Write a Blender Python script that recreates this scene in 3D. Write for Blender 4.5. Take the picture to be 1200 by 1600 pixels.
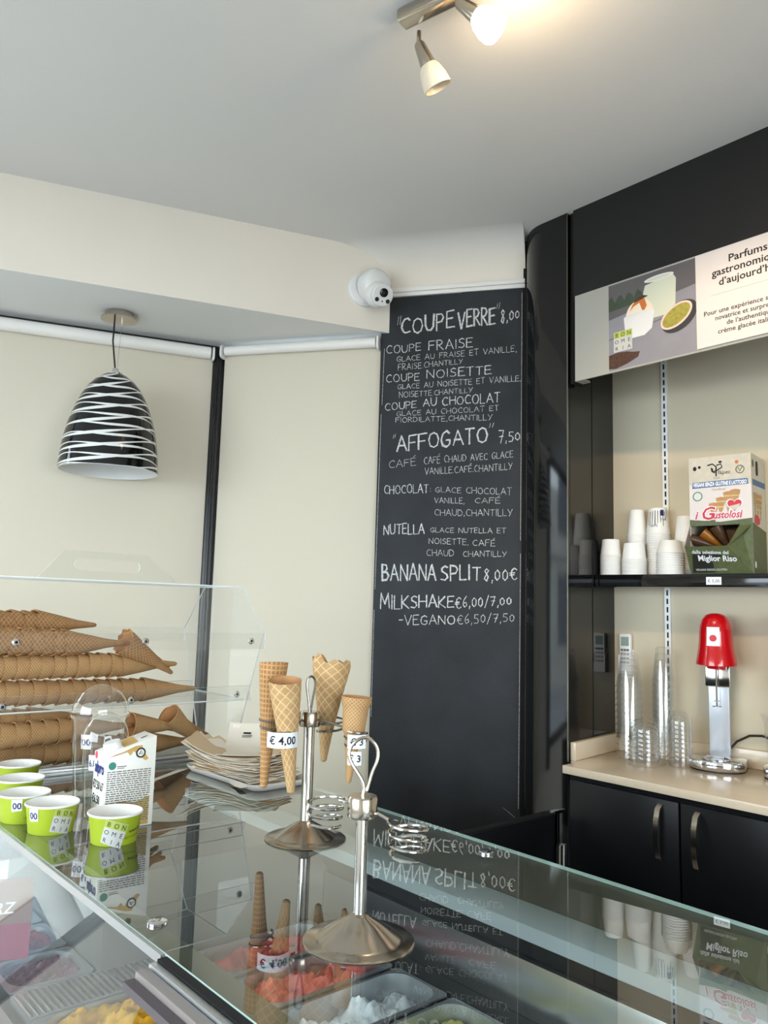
import bpy, bmesh, math, random
from mathutils import Vector, Matrix, noise

for o in list(bpy.data.objects):
    bpy.data.objects.remove(o)
scene = bpy.context.scene
COL = scene.collection
random.seed(7)
PI = math.pi

# ------------------------------------------------------------------ camera, sky, exposure
cam_data = bpy.data.cameras.new('camera')
cam_data.sensor_fit = 'VERTICAL'
cam_data.sensor_height = 24.0
cam_data.sensor_width = 18.0
cam_data.lens = 24.0 * 1230.0 / 1600.0
cam_data.clip_start = 0.02
cam = bpy.data.objects.new('camera', cam_data)
COL.objects.link(cam)
cam.matrix_world = Matrix(((0.75376664, -0.10165409, -0.64923208, 0.0),
                           (-0.65655688, -0.07480822, -0.75055766, 0.0),
                           (0.02772936, 0.99200311, -0.12312963, 1.62),
                           (0, 0, 0, 1)))
scene.camera = cam

scene.view_settings.view_transform = 'Standard'
scene.view_settings.look = 'None'
scene.view_settings.gamma = 1.0
scene.view_settings.use_curve_mapping = False
scene.view_settings.exposure = 0.0
scene.cycles.transparent_max_bounces = 48
scene.cycles.max_bounces = 10
scene.cycles.use_denoising = True
scene.cycles.sample_clamp_indirect = 6.0
scene.cycles.caustics_reflective = False
scene.cycles.caustics_refractive = False

world = bpy.data.worlds.new('sky')
scene.world = world
world.use_nodes = True
wn = world.node_tree.nodes
wn['Background'].inputs['Color'].default_value = (0.80, 0.915, 1.0, 1)
wn['Background'].inputs['Strength'].default_value = 10.5

def portal(name, loc, rot, sx, sy):
    l = bpy.data.lights.new(name, 'AREA')
    l.shape = 'RECTANGLE'; l.size = sx; l.size_y = sy
    l.cycles.is_portal = True
    o = bpy.data.objects.new(name, l); COL.objects.link(o)
    o.location = loc; o.rotation_euler = rot
    return o
portal('left_window_portal', (-2.72, 1.2, 1.6), (0, -PI/2, 0), 2.0, 3.2)      # shines +X
portal('shop_front_portal', (-0.3, -2.72, 1.35), (PI/2, 0, 0), 3.0, 2.1)       # shines +Y
portal('bay_window_portal', (-0.52, 3.96, 1.75), (-PI/2, 0, math.radians(-19.5)), 1.6, 1.9)

# ------------------------------------------------------------------ materials
def lin(c):
    c = c / 255.0
    return c / 12.92 if c <= 0.04045 else ((c + 0.055) / 1.055) ** 2.4
def rgb(r, g, b):
    return (lin(r), lin(g), lin(b), 1.0)

class NT:
    def __init__(s, m): s.t = m.node_tree; s.n = s.t.nodes; s.l = s.t.links
    def new(s, typ, **kw):
        n = s.n.new(typ)
        for k, v in kw.items():
            if k in n.inputs.keys() if hasattr(n.inputs, 'keys') else False: n.inputs[k].default_value = v
            else: setattr(n, k, v)
        return n
    def math(s, op, a, b=None):
        n = s.n.new('ShaderNodeMath'); n.operation = op
        for i, x in enumerate((a, b)):
            if x is None: continue
            if isinstance(x, (int, float)): n.inputs[i].default_value = x
            else: s.l.new(x, n.inputs[i])
        return n.outputs[0]

MATS = {}
def mat(name, color, rough=0.5, metal=0.0, spec=0.5, vary=0.0, vscale=30.0, bump=0.0, bscale=200.0, emit=None, estr=0.0, coat=0.0, trans=0.0, sss=0.0, noise_rough=0.0):
    m = bpy.data.materials.new(name); m.use_nodes = True
    b = m.node_tree.nodes['Principled BSDF']; N = NT(m)
    b.inputs['Base Color'].default_value = color
    b.inputs['Roughness'].default_value = rough
    b.inputs['Metallic'].default_value = metal
    b.inputs['Specular IOR Level'].default_value = spec
    b.inputs['Coat Weight'].default_value = coat
    if emit:
        b.inputs['Emission Color'].default_value = emit
        b.inputs['Emission Strength'].default_value = estr
    tc = None
    if vary or bump or noise_rough:
        tc = N.n.new('ShaderNodeTexCoord')
    if vary:
        t = N.n.new('ShaderNodeTexNoise'); t.inputs['Scale'].default_value = vscale; t.inputs['Detail'].default_value = 4
        N.l.new(tc.outputs['Object'], t.inputs['Vector'])
        mx = N.n.new('ShaderNodeMix'); mx.data_type = 'RGBA'
        mx.inputs[6].default_value = tuple(max(0, c * (1 - vary)) for c in color[:3]) + (1,)
        mx.inputs[7].default_value = tuple(min(1, c * (1 + vary)) for c in color[:3]) + (1,)
        N.l.new(t.outputs['Fac'], mx.inputs[0]); N.l.new(mx.outputs[2], b.inputs['Base Color'])
    if bump:
        t = N.n.new('ShaderNodeTexNoise'); t.inputs['Scale'].default_value = bscale; t.inputs['Detail'].default_value = 3
        N.l.new(tc.outputs['Object'], t.inputs['Vector'])
        bp = N.n.new('ShaderNodeBump'); bp.inputs['Strength'].default_value = bump; bp.inputs['Distance'].default_value = 0.002
        N.l.new(t.outputs['Fac'], bp.inputs['Height']); N.l.new(bp.outputs['Normal'], b.inputs['Normal'])
    MATS[name] = m
    return m

def sheet(name, tint, gloss=1.0, haze=0.0, hazecol=(1, 1, 1, 1), rough=0.0, ior=1.5):
    """clear sheet: tinted see-through with a Fresnel mirror on its outer faces"""
    m = bpy.data.materials.new(name); m.use_nodes = True
    N = NT(m); N.n.clear()
    out = N.n.new('ShaderNodeOutputMaterial')
    tr = N.n.new('ShaderNodeBsdfTransparent'); tr.inputs[0].default_value = tint
    gl = N.n.new('ShaderNodeBsdfGlossy'); gl.inputs['Roughness'].default_value = rough
    gl.inputs['Color'].default_value = (1, 1, 1, 1)
    fr = N.n.new('ShaderNodeFresnel'); fr.inputs['IOR'].default_value = ior
    ge = N.n.new('ShaderNodeNewGeometry')
    f = N.math('MULTIPLY', fr.outputs[0], gloss)
    f = N.math('MULTIPLY', f, N.math('SUBTRACT', 1.0, ge.outputs['Backfacing']))
    f = N.math('MINIMUM', f, 1.0)
    base = tr.outputs[0]
    if haze:
        df = N.n.new('ShaderNodeBsdfDiffuse'); df.inputs[0].default_value = hazecol
        mh = N.n.new('ShaderNodeMixShader'); mh.inputs[0].default_value = haze
        N.l.new(base, mh.inputs[1]); N.l.new(df.outputs[0], mh.inputs[2]); base = mh.outputs[0]
    mx = N.n.new('ShaderNodeMixShader')
    N.l.new(f, mx.inputs[0]); N.l.new(base, mx.inputs[1]); N.l.new(gl.outputs[0], mx.inputs[2])
    N.l.new(mx.outputs[0], out.inputs[0])
    MATS[name] = m
    return m

mat('ceiling', rgb(224, 222, 218), 0.85, vary=0.02, vscale=3, bump=0.15, bscale=120)
mat('wall_cream', rgb(236, 227, 213), 0.8, vary=0.02, vscale=4, bump=0.1, bscale=150)
mat('soffit_paint', rgb(232, 232, 230), 0.8)
mat('niche_paint', rgb(208, 197, 172), 0.7, vary=0.02, vscale=5)
mat('white_trim', rgb(240, 236, 230), 0.5)
mat('floor_tile', rgb(176, 174, 172), 0.35, vary=0.1, vscale=6)
mat('asphalt', rgb(150, 152, 155), 0.9, vary=0.1, vscale=2)
mat('facade', rgb(196, 192, 186), 0.9, vary=0.05, vscale=1)
mat('facade_glass', rgb(70, 80, 92), 0.1)
mat('gloss_black', rgb(16, 16, 18), 0.06, spec=0.5)
mat('satin_black', rgb(30, 30, 31), 0.42, spec=0.3)
mat('cabinet_black', rgb(14, 15, 18), 0.34, spec=0.3)
mat('mullion_black', rgb(22, 21, 22), 0.35)
mat('gap_black', rgb(4, 4, 4), 0.8)
mat('alu', rgb(200, 202, 205), 0.35, metal=0.9)
mat('steel', rgb(196, 194, 190), 0.14, metal=1.0)
mat('steel_dark', rgb(150, 145, 138), 0.25, metal=1.0)
mat('brushed', rgb(186, 176, 162), 0.19, metal=1.0)
mat('steel_matte', rgb(196, 200, 204), 0.35, metal=0.85, vary=0.05, vscale=8)
mat('chrome', rgb(225, 225, 228), 0.08, metal=1.0)
mat('silver_paint', rgb(205, 210, 218), 0.3, metal=0.35)
mat('white_plastic', rgb(236, 236, 234), 0.35)
mat('white_paper', rgb(240, 238, 232), 0.7)
mat('label_white', rgb(242, 244, 250), 0.6)
mat('cup_white', rgb(243, 241, 236), 0.55)
mat('cup_green', rgb(158, 176, 30), 0.5)
mat('tile_green', rgb(174, 188, 72), 0.6)
mat('tile_white', rgb(200, 199, 195), 0.6)
mat('ink', rgb(18, 18, 20), 0.7)
mat('ink_blue', rgb(28, 36, 92), 0.7)
mat('ink_navy', rgb(26, 40, 110), 0.7)
mat('ink_grey', rgb(110, 105, 98), 0.7)
mat('lens_black', rgb(8, 8, 10), 0.05)
mat('cable_black', rgb(10, 10, 10), 0.5)
mat('cable_grey', rgb(60, 58, 55), 0.5)
mat('stone_cream', rgb(224, 208, 184), 0.16, vary=0.04, vscale=60)
mat('mixer_red', rgb(196, 14, 24), 0.12, coat=0.5)
mat('logo_red', rgb(205, 40, 60), 0.5)
mat('sign_grey', rgb(170, 168, 160), 0.45)
mat('steel_mirror', rgb(214, 216, 218), 0.22, metal=1.0)
mat('sign_white', rgb(222, 212, 208), 0.5)
mat('lcd', rgb(150, 165, 155), 0.2)
mat('pan_band', rgb(128, 124, 112), 0.3)
mat('lamp_housing', rgb(206, 216, 222), 0.45)
mat('case_dark', rgb(30, 31, 32), 0.5)
mat('case_deck', rgb(78, 80, 78), 0.4)
mat('case_white', rgb(190, 196, 196), 0.4)
mat('case_foot', rgb(84, 76, 80), 0.5)
mat('case_taupe', rgb(140, 132, 128), 0.4)
mat('glass_edge', rgb(186, 208, 198), 0.15)
mat('glass_edge_light', rgb(196, 220, 214), 0.2)
mat('wafer', rgb(192, 140, 90), 0.75, vary=0.18, vscale=60)
mat('tray_white', rgb(238, 232, 222), 0.5)
mat('napkin', rgb(240, 231, 215), 0.85)
mat('napkin_kraft', rgb(222, 196, 160), 0.85)
mat('carton_white', rgb(238, 236, 228), 0.45)
mat('carton_tan', rgb(205, 165, 95), 0.5, vary=0.2, vscale=40)
mat('carton_tan2', rgb(190, 160, 92), 0.5, vary=0.25, vscale=90)
mat('carton_green', rgb(60, 140, 120), 0.5)
mat('carton_red', rgb(220, 60, 80), 0.5)
mat('gelato_pink', rgb(212, 88, 84), 0.45, vary=0.16, vscale=40)
mat('gelato_red', rgb(172, 56, 60), 0.4, vary=0.2, vscale=40)
mat('gelato_white', rgb(222, 226, 230), 0.45, vary=0.04, vscale=30)
mat('gelato_pistachio', rgb(196, 192, 112), 0.45, vary=0.3, vscale=50)
mat('gelato_yellow', rgb(206, 152, 32), 0.35, vary=0.3, vscale=25)
mat('gelato_lemon', rgb(252, 220, 50), 0.4, vary=0.1, vscale=25)
mat('gelato_purple', rgb(96, 50, 74), 0.35, vary=0.25, vscale=30)
mat('gelato_cream', rgb(236, 226, 196), 0.45, vary=0.08, vscale=30)
mat('tag_brown', rgb(132, 92, 74), 0.5, vary=0.1, vscale=20)
mat('tag_rose', rgb(146, 44, 62), 0.5, vary=0.15, vscale=20)
mat('box_green', rgb(86, 94, 58), 0.55, vary=0.4, vscale=60)
mat('box_dark', rgb(30, 32, 22), 0.55, vary=0.3, vscale=40)
mat('box_beige', rgb(206, 197, 180), 0.55, vary=0.15, vscale=45)
mat('box_grey', rgb(150, 138, 126), 0.6, vary=0.05, vscale=30)
mat('box_blue', rgb(84, 112, 150), 0.55)
mat('box_inside', rgb(60, 46, 34), 0.7, vary=0.3, vscale=50)
mat('bag_brown', rgb(82, 58, 42), 0.25, vary=0.4, vscale=60)
mat('photo_wood', rgb(140, 138, 146), 0.6, vary=0.12, vscale=18)
mat('photo_dark', rgb(94, 90, 92), 0.6, vary=0.12, vscale=14)
mat('photo_green', rgb(60, 74, 56), 0.6, vary=0.3, vscale=40)
mat('photo_white', rgb(224, 224, 224), 0.6)
mat('photo_milk', rgb(206, 210, 190), 0.6)
mat('photo_shell', rgb(52, 50, 52), 0.6)
mat('photo_seed', rgb(156, 146, 60), 0.6, vary=0.6, vscale=120)
mat('photo_rind', rgb(232, 200, 190), 0.6)
mat('photo_caramel', rgb(196, 112, 50), 0.6, vary=0.3, vscale=60)
mat('photo_cream', rgb(236, 220, 196), 0.6)
mat('photo_granola', rgb(76, 50, 36), 0.7, vary=0.6, vscale=90)
mat('amber', rgb(150, 92, 24), 0.3)

sheet('counter_glass', (0.84, 0.87, 0.85, 1), gloss=1.65)
sheet('front_glass', (0.86, 0.92, 0.90, 1), gloss=1.35, haze=0.04)
sheet('acrylic', (0.965, 0.97, 0.965, 1), gloss=0.6, haze=0.015)
sheet('clear_plastic', (0.955, 0.955, 0.95, 1), gloss=1.7, haze=0.018)
sheet('window_glass', (0.93, 0.95, 0.95, 1), gloss=1.2)
mat('acrylic_edge', rgb(236, 240, 238), 0.25)

def blind_material():
    m = bpy.data.materials.new('blind_fabric'); m.use_nodes = True
    N = NT(m); N.n.clear()
    out = N.n.new('ShaderNodeOutputMaterial')
    d = N.n.new('ShaderNodeBsdfDiffuse'); t = N.n.new('ShaderNodeBsdfTranslucent')
    tc = N.n.new('ShaderNodeTexCoord'); w = N.n.new('ShaderNodeTexNoise'); w.inputs['Scale'].default_value = 300
    N.l.new(tc.outputs['Object'], w.inputs['Vector'])
    mx = N.n.new('ShaderNodeMix'); mx.data_type = 'RGBA'
    mx.inputs[6].default_value = rgb(230, 221, 202); mx.inputs[7].default_value = rgb(238, 230, 213)
    N.l.new(w.outputs['Fac'], mx.inputs[0]); N.l.new(mx.outputs[2], d.inputs[0])
    t.inputs[0].default_value = rgb(196, 190, 176)
    ms = N.n.new('ShaderNodeMixShader'); ms.inputs[0].default_value = 0.25
    N.l.new(d.outputs[0], ms.inputs[1]); N.l.new(t.outputs[0], ms.inputs[2]); N.l.new(ms.outputs[0], out.inputs[0])
    MATS['blind_fabric'] = m
blind_material()

def chalkboard_material():
    m = mat('chalkboard', rgb(38, 41, 45), 0.62, spec=0.35)
    N = NT(m); b = N.n['Principled BSDF']
    tc = N.n.new('ShaderNodeTexCoord')
    a = N.n.new('ShaderNodeTexNoise'); a.inputs['Scale'].default_value = 5; a.inputs['Detail'].default_value = 6
    g = N.n.new('ShaderNodeTexNoise'); g.inputs['Scale'].default_value = 260; g.inputs['Detail'].default_value = 3
    for t in (a, g): N.l.new(tc.outputs['Object'], t.inputs['Vector'])
    s = N.math('ADD', N.math('MULTIPLY', a.outputs['Fac'], 0.55), N.math('MULTIPLY', g.outputs['Fac'], 0.45))
    r = N.n.new('ShaderNodeValToRGB')
    r.color_ramp.elements[0].position = 0.35; r.color_ramp.elements[0].color = rgb(27, 29, 32)
    r.color_ramp.elements[1].position = 0.75; r.color_ramp.elements[1].color = rgb(52, 55, 60)
    N.l.new(s, r.inputs[0]); N.l.new(r.outputs[0], b.inputs['Base Color'])
chalkboard_material()

def chalk_material():
    m = mat('chalk', rgb(228, 228, 224), 0.95, spec=0.1)
    N = NT(m); b = N.n['Principled BSDF']
    tc = N.n.new('ShaderNodeTexCoord')
    g = N.n.new('ShaderNodeTexNoise'); g.inputs['Scale'].default_value = 420; g.inputs['Detail'].default_value = 2
    N.l.new(tc.outputs['Object'], g.inputs['Vector'])
    r = N.n.new('ShaderNodeValToRGB')
    r.color_ramp.elements[0].position = 0.32; r.color_ramp.elements[0].color = rgb(96, 99, 102)
    r.color_ramp.elements[1].position = 0.55; r.color_ramp.elements[1].color = rgb(230, 230, 226)
    N.l.new(g.outputs['Fac'], r.inputs[0]); N.l.new(r.outputs[0], b.inputs['Base Color'])
chalk_material()

def cove_material():
    m = mat('cove_paint', rgb(236, 227, 213), 0.8)
    N = NT(m); b = N.n['Principled BSDF']
    tc = N.n.new('ShaderNodeTexCoord'); sp = N.n.new('ShaderNodeSeparateXYZ')
    N.l.new(tc.outputs['Object'], sp.inputs[0])
    r = N.n.new('ShaderNodeValToRGB')
    r.color_ramp.elements[0].position = 0.0; r.color_ramp.elements[0].color = rgb(236, 227, 213)
    r.color_ramp.elements[1].position = 1.0; r.color_ramp.elements[1].color = rgb(224, 222, 218)
    N.l.new(N.math('MULTIPLY', N.math('SUBTRACT', sp.outputs[2], 3.03), 1 / 0.09), r.inputs[0])
    N.l.new(r.outputs[0], b.inputs['Base Color'])
cove_material()

def waffle_material(name, c0, c1, nu, kz, width, diag=True):
    m = mat(name, c1, 0.75, spec=0.25)
    N = NT(m); b = N.n['Principled BSDF']
    tc = N.n.new('ShaderNodeTexCoord'); sp = N.n.new('ShaderNodeSeparateXYZ')
    N.l.new(tc.outputs['Object'], sp.inputs[0])
    ang = N.math('MULTIPLY', N.math('ARCTAN2', sp.outputs[1], sp.outputs[0]), nu / (2 * PI))
    zz = N.math('MULTIPLY', sp.outputs[2], kz)
    def lines(x):
        return N.math('LESS_THAN', N.math('ABSOLUTE', N.math('SUBTRACT', N.math('FRACT', x), 0.5)), width)
    if diag:
        h = N.math('MAXIMUM', lines(N.math('ADD', ang, zz)), lines(N.math('SUBTRACT', ang, zz)))
    else:
        h = N.math('MAXIMUM', lines(ang), lines(zz))
    nz = N.n.new('ShaderNodeTexNoise'); nz.inputs['Scale'].default_value = 45; nz.inputs['Detail'].default_value = 4
    N.l.new(tc.outputs['Object'], nz.inputs['Vector'])
    f = N.math('ADD', N.math('MULTIPLY', h, 0.55), N.math('MULTIPLY', nz.outputs['Fac'], 0.6))
    r = N.n.new('ShaderNodeValToRGB')
    r.color_ramp.elements[0].position = 0.15; r.color_ramp.elements[0].color = c0
    r.color_ramp.elements[1].position = 0.85; r.color_ramp.elements[1].color = c1
    N.l.new(f, r.inputs[0]); N.l.new(r.outputs[0], b.inputs['Base Color'])
    bp = N.n.new('ShaderNodeBump'); bp.inputs['Strength'].default_value = 0.6; bp.inputs['Distance'].default_value = 0.0012
    N.l.new(h, bp.inputs['Height']); N.l.new(bp.outputs['Normal'], b.inputs['Normal'])
waffle_material('waffle_cone', rgb(146, 104, 66), rgb(200, 158, 112), 14, 90, 0.10)
waffle_material('waffle_pale', rgb(178, 138, 92), rgb(222, 190, 142), 9, 55, 0.07)
waffle_material('wafer_cone', rgb(158, 116, 74), rgb(206, 166, 118), 22, 150, 0.16)
waffle_material('sugar_cone', rgb(156, 108, 66), rgb(204, 160, 110), 20, 110, 0.16, diag=False)

def shade_material():
    m = mat('zebra_glass', rgb(14, 14, 15), 0.08)
    N = NT(m); b = N.n['Principled BSDF']
    tc = N.n.new('ShaderNodeTexCoord'); sp = N.n.new('ShaderNodeSeparateXYZ')
    N.l.new(tc.outputs['Object'], sp.inputs[0])
    an = N.math('ARCTAN2', sp.outputs[1], sp.outputs[0])
    def fam(n, amp, k, ph, w, amp2, k2):
        v = N.math('ADD', N.math('MULTIPLY', sp.outputs[2], n),
                   N.math('MULTIPLY', N.math('SINE', N.math('ADD', N.math('MULTIPLY', an, k), ph)), amp))
        v = N.math('ADD', v, N.math('MULTIPLY', N.math('SINE', N.math('ADD', N.math('MULTIPLY', an, k2), ph * 2.3)), amp2))
        fr = N.math('ABSOLUTE', N.math('SUBTRACT', N.math('FRACT', v), 0.5))
        ww = N.math('ADD', w, N.math('MULTIPLY', N.math('SINE', N.math('ADD', N.math('MULTIPLY', an, 3.0), ph)), w * 0.45))
        return N.math('LESS_THAN', fr, ww)
    a = fam(25.0, 0.55, 1.0, 0.6, 0.085, 0.20, 3.0)
    c = fam(20.0, -0.65, 1.0, 2.4, 0.085, 0.22, 2.0)
    w = N.math('MAXIMUM', a, c)
    mx = N.n.new('ShaderNodeMix'); mx.data_type = 'RGBA'
    mx.inputs[6].default_value = rgb(14, 14, 15); mx.inputs[7].default_value = rgb(232, 233, 230)
    N.l.new(w, mx.inputs[0]); N.l.new(mx.outputs[2], b.inputs['Base Color'])
shade_material()
mat('opal_lit', rgb(255, 250, 240), 0.4, emit=(1.0, 0.78, 0.5, 1), estr=9.0)
mat('opal_glass', rgb(240, 225, 200), 0.35)
mat('led', rgb(255, 255, 255), 0.4, emit=(0.86, 0.94, 1.0, 1), estr=3.0)

# ------------------------------------------------------------------ mesh helpers
class MB:
    def __init__(s): s.v = []; s.f = []; s.m = []; s.sm = []
    def add(s, verts, faces, mi=0, smooth=False, T=None):
        k = len(s.v)
        for p in verts:
            p = Vector(p)
            s.v.append(T @ p if T is not None else p)
        for i, f in enumerate(faces):
            s.f.append(tuple(k + j for j in f)); s.m.append(mi if not isinstance(mi, (list, tuple)) else mi[i]); s.sm.append(smooth)
        return s
    def box(s, x0, x1, y0, y1, z0, z1, mi=0, T=None, faces_mi=None):
        v = [(x0, y0, z0), (x1, y0, z0), (x1, y1, z0), (x0, y1, z0), (x0, y0, z1), (x1, y0, z1), (x1, y1, z1), (x0, y1, z1)]
        f = [(3, 2, 1, 0), (4, 5, 6, 7), (0, 1, 5, 4), (2, 3, 7, 6), (1, 2, 6, 5), (3, 0, 4, 7)]
        return s.add(v, f, faces_mi if faces_mi else mi, False, T)
    def prism(s, poly, a, b, axis='z', mi=0, T=None, side_mi=None):
        """poly = CCW list of 2D points; axis z: (x,y) with z a..b; axis y: (x,z) with y a..b"""
        n = len(poly)
        if axis == 'z': v = [(x, y, a) for x, y in poly] + [(x, y, b) for x, y in poly]; flip = False
        elif axis == 'y': v = [(x, a, z) for x, z in poly] + [(x, b, z) for x, z in poly]; flip = True
        else: v = [(a, x, z) for x, z in poly] + [(b, x, z) for x, z in poly]; flip = False
        ar = sum(poly[i][0] * poly[(i + 1) % n][1] - poly[(i + 1) % n][0] * poly[i][1] for i in range(n))
        f = [tuple(range(n))[::-1], tuple(range(n, 2 * n))] + [(i, (i + 1) % n, n + (i + 1) % n, n + i) for i in range(n)]
        if (ar < 0) != flip: f = [t[::-1] for t in f]
        sm = mi if side_mi is None else side_mi
        return s.add(v, f, [mi, mi] + [sm] * n, False, T)
    def lathe(s, prof, n=32, mi=0, T=None, smooth=True, cap0=False, cap1=False, mod=None):
        v = []; f = []
        for r, z in prof:
            for i in range(n):
                a = 2 * PI * i / n
                rr, zz = (r, z) if mod is None else mod(r, z, a)
                v.append((rr * math.cos(a), rr * math.sin(a), zz))
        for j in range(len(prof) - 1):
            for i in range(n):
                f.append((j * n + i, j * n + (i + 1) % n, (j + 1) * n + (i + 1) % n, (j + 1) * n + i))
        if cap0: f.append(tuple(range(n))[::-1])
        if cap1: f.append(tuple(range((len(prof) - 1) * n, len(prof) * n)))
        return s.add(v, f, mi, smooth, T)
    def tube(s, path, r, n=8, mi=0, closed=False, T=None):
        P = [Vector(p) for p in path]; m = len(P)
        v = []; f = []; prev = None
        for i in range(m):
            if closed: t = P[(i + 1) % m] - P[i - 1]
            else: t = P[min(i + 1, m - 1)] - P[max(i - 1, 0)]
            t.normalize()
            if prev is None:
                u = t.orthogonal().normalized()
            else:
                u = prev - t * prev.dot(t)
                u = u.normalized() if u.length > 1e-6 else t.orthogonal().normalized()
            prev = u; w = t.cross(u)
            rr = r[i] if isinstance(r, (list, tuple)) else r
            for k in range(n):
                a = 2 * PI * k / n
                v.append(P[i] + (u * math.cos(a) + w * math.sin(a)) * rr)
        rng = m if closed else m - 1
        for i in range(rng):
            j = (i + 1) % m
            for k in range(n):
                f.append((i * n + k, i * n + (k + 1) % n, j * n + (k + 1) % n, j * n + k))
        if not closed:
            f.append(tuple(range(n))[::-1]); f.append(tuple(range((m - 1) * n, m * n)))
        return s.add(v, f, mi, True, T)
    def sphere(s, c, r, n=20, mi=0, scale=(1, 1, 1), T=None):
        prof = [(max(1e-5, r * math.sin(PI * k / 12)), -r * math.cos(PI * k / 12)) for k in range(13)]
        M = Matrix.Translation(c) @ Matrix.Diagonal((scale[0], scale[1], scale[2], 1))
        return s.lathe(prof, n, mi, (T @ M) if T is not None else M)
    def build(s, name, mats, parent=None, bevel=0.0, seg=2, angle=35):
        me = bpy.data.meshes.new(name)
        me.from_pydata([tuple(p) for p in s.v], [], s.f)
        if isinstance(mats, str): mats = [mats]
        for m in mats: me.materials.append(MATS[m])
        me.polygons.foreach_set('material_index', s.m)
        me.polygons.foreach_set('use_smooth', s.sm)
        if bevel:
            bm = bmesh.new(); bm.from_mesh(me)
            bmesh.ops.remove_doubles(bm, verts=bm.verts, dist=1e-6)
            ed = [e for e in bm.edges if len(e.link_faces) == 2 and e.calc_face_angle(0) > math.radians(30)]
            bmesh.ops.bevel(bm, geom=ed, offset=bevel, segments=seg, affect='EDGES', profile=0.5)
            for p in bm.faces: p.smooth = True
            bm.to_mesh(me); bm.free()
        if any(p.use_smooth for p in me.polygons):
            me.set_sharp_from_angle(angle=math.radians(angle))
        me.update()
        o = bpy.data.objects.new(name, me); COL.objects.link(o)
        if parent: o.parent = parent
        return o

def thing(name, label, cat, loc=(0, 0, 0), rz=0.0, group=None):
    o = bpy.data.objects.new(name, None); COL.objects.link(o)
    o.empty_display_size = 0.03
    o.location = loc; o.rotation_euler = (0, 0, rz)
    o['label'] = label; o['category'] = cat
    if group: o['group'] = group
    return o
def tag(o, label, cat, group=None, loc=None, rz=None):
    o['label'] = label; o['category'] = cat
    if group: o['group'] = group
    if loc is not None: o.location = loc
    if rz is not None: o.rotation_euler = (0, 0, rz)
    return o
def struct(o, loc=None, rz=None):
    o['kind'] = 'structure'
    if loc is not None: o.location = loc
    if rz is not None: o.rotation_euler = (0, 0, rz)
    return o
def dup(o, parent=None):
    c = o.copy(); COL.objects.link(c)
    if parent: c.parent = parent
    for ch in list(o.children): dup(ch, c)
    return c

def text_geo(body, size, align='LEFT', bold=0.0, shear=0.0, space=1.0, res=2):
    cu = bpy.data.curves.new('lettering', 'FONT')
    cu.body = body; cu.size = size; cu.align_x = align; cu.offset = bold; cu.shear = shear
    cu.space_character = space; cu.resolution_u = res
    o = bpy.data.objects.new('lettering', cu); COL.objects.link(o)
    bpy.context.view_layer.update()
    dg = bpy.context.evaluated_depsgraph_get()
    me = bpy.data.meshes.new_from_object(o.evaluated_get(dg))
    V = [tuple(v.co) for v in me.vertices]; F = [tuple(p.vertices) for p in me.polygons]
    bpy.data.objects.remove(o); bpy.data.curves.remove(cu); bpy.data.meshes.remove(me)
    return V, F
def put_text(mb, body, size, x, z, y=-0.0005, align='LEFT', bold=0.0, mi=0, shear=0.0, fit=None, rot=0.0, fn=None, res=2):
    """flat letters standing in the local x-z plane and facing -y"""
    V, F = text_geo(body, size, align, bold, shear, res=res)
    if not V: return mb
    k = 1.0
    if fit:
        w = max(v[0] for v in V) - min(v[0] for v in V); k = fit / w
    c, s_ = math.cos(rot), math.sin(rot)
    out = []
    for vx, vy, _ in V:
        vx *= k
        a, b = vx * c - vy * s_, vx * s_ + vy * c
        out.append((x + a, y, z + b))
    if fn: out = [fn(p) for p in out]
    return mb.add(out, F, mi)
def quad(mb, pts, mi=0, fn=None, sub=1):
    """flat patch in x-z at pts = four (x,y,z), subdivided so that it can wrap"""
    a, b, c, d = [Vector(p) for p in pts]
    v = []; f = []
    for j in range(sub + 1):
        for i in range(sub + 1):
            u, w = i / sub, j / sub
            p = (a * (1 - u) + b * u) * (1 - w) + (d * (1 - u) + c * u) * w
            v.append(fn(p) if fn else p)
    for j in range(sub):
        for i in range(sub):
            k = j * (sub + 1) + i
            f.append((k, k + 1, k + sub + 2, k + sub + 1))
    return mb.add(v, f, mi, True)
def arc(cx, cy, r, a0, a1, n=10, rx=None):
    return [(cx + (rx or r) * math.cos(math.radians(a0 + (a1 - a0) * i / n)), cy + r * math.sin(math.radians(a0 + (a1 - a0) * i / n))) for i in range(n + 1)]
def rrect(x0, x1, y0, y1, r, n=5):
    return arc(x1 - r, y0 + r, r, -90, 0, n) + arc(x1 - r, y1 - r, r, 0, 90, n) + arc(x0 + r, y1 - r, r, 90, 180, n) + arc(x0 + r, y0 + r, r, 180, 270, n)

# ------------------------------------------------------------------ the room
CEIL = 3.12
R_BOARD = math.atan2(-0.822, 0.569)       # board wall: local x runs along the wall to the right, y away
R_BAY = math.atan2(-0.334, 0.943)
R_NICHE = math.atan2(-0.989, 0.1478)
C1 = (2.074, 2.397, 0.0)
MU = (1.633, 3.032, 0.0)
CN = (2.705, 1.740, 0.0)
G = 1.20                                   # top of the display glass

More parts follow.
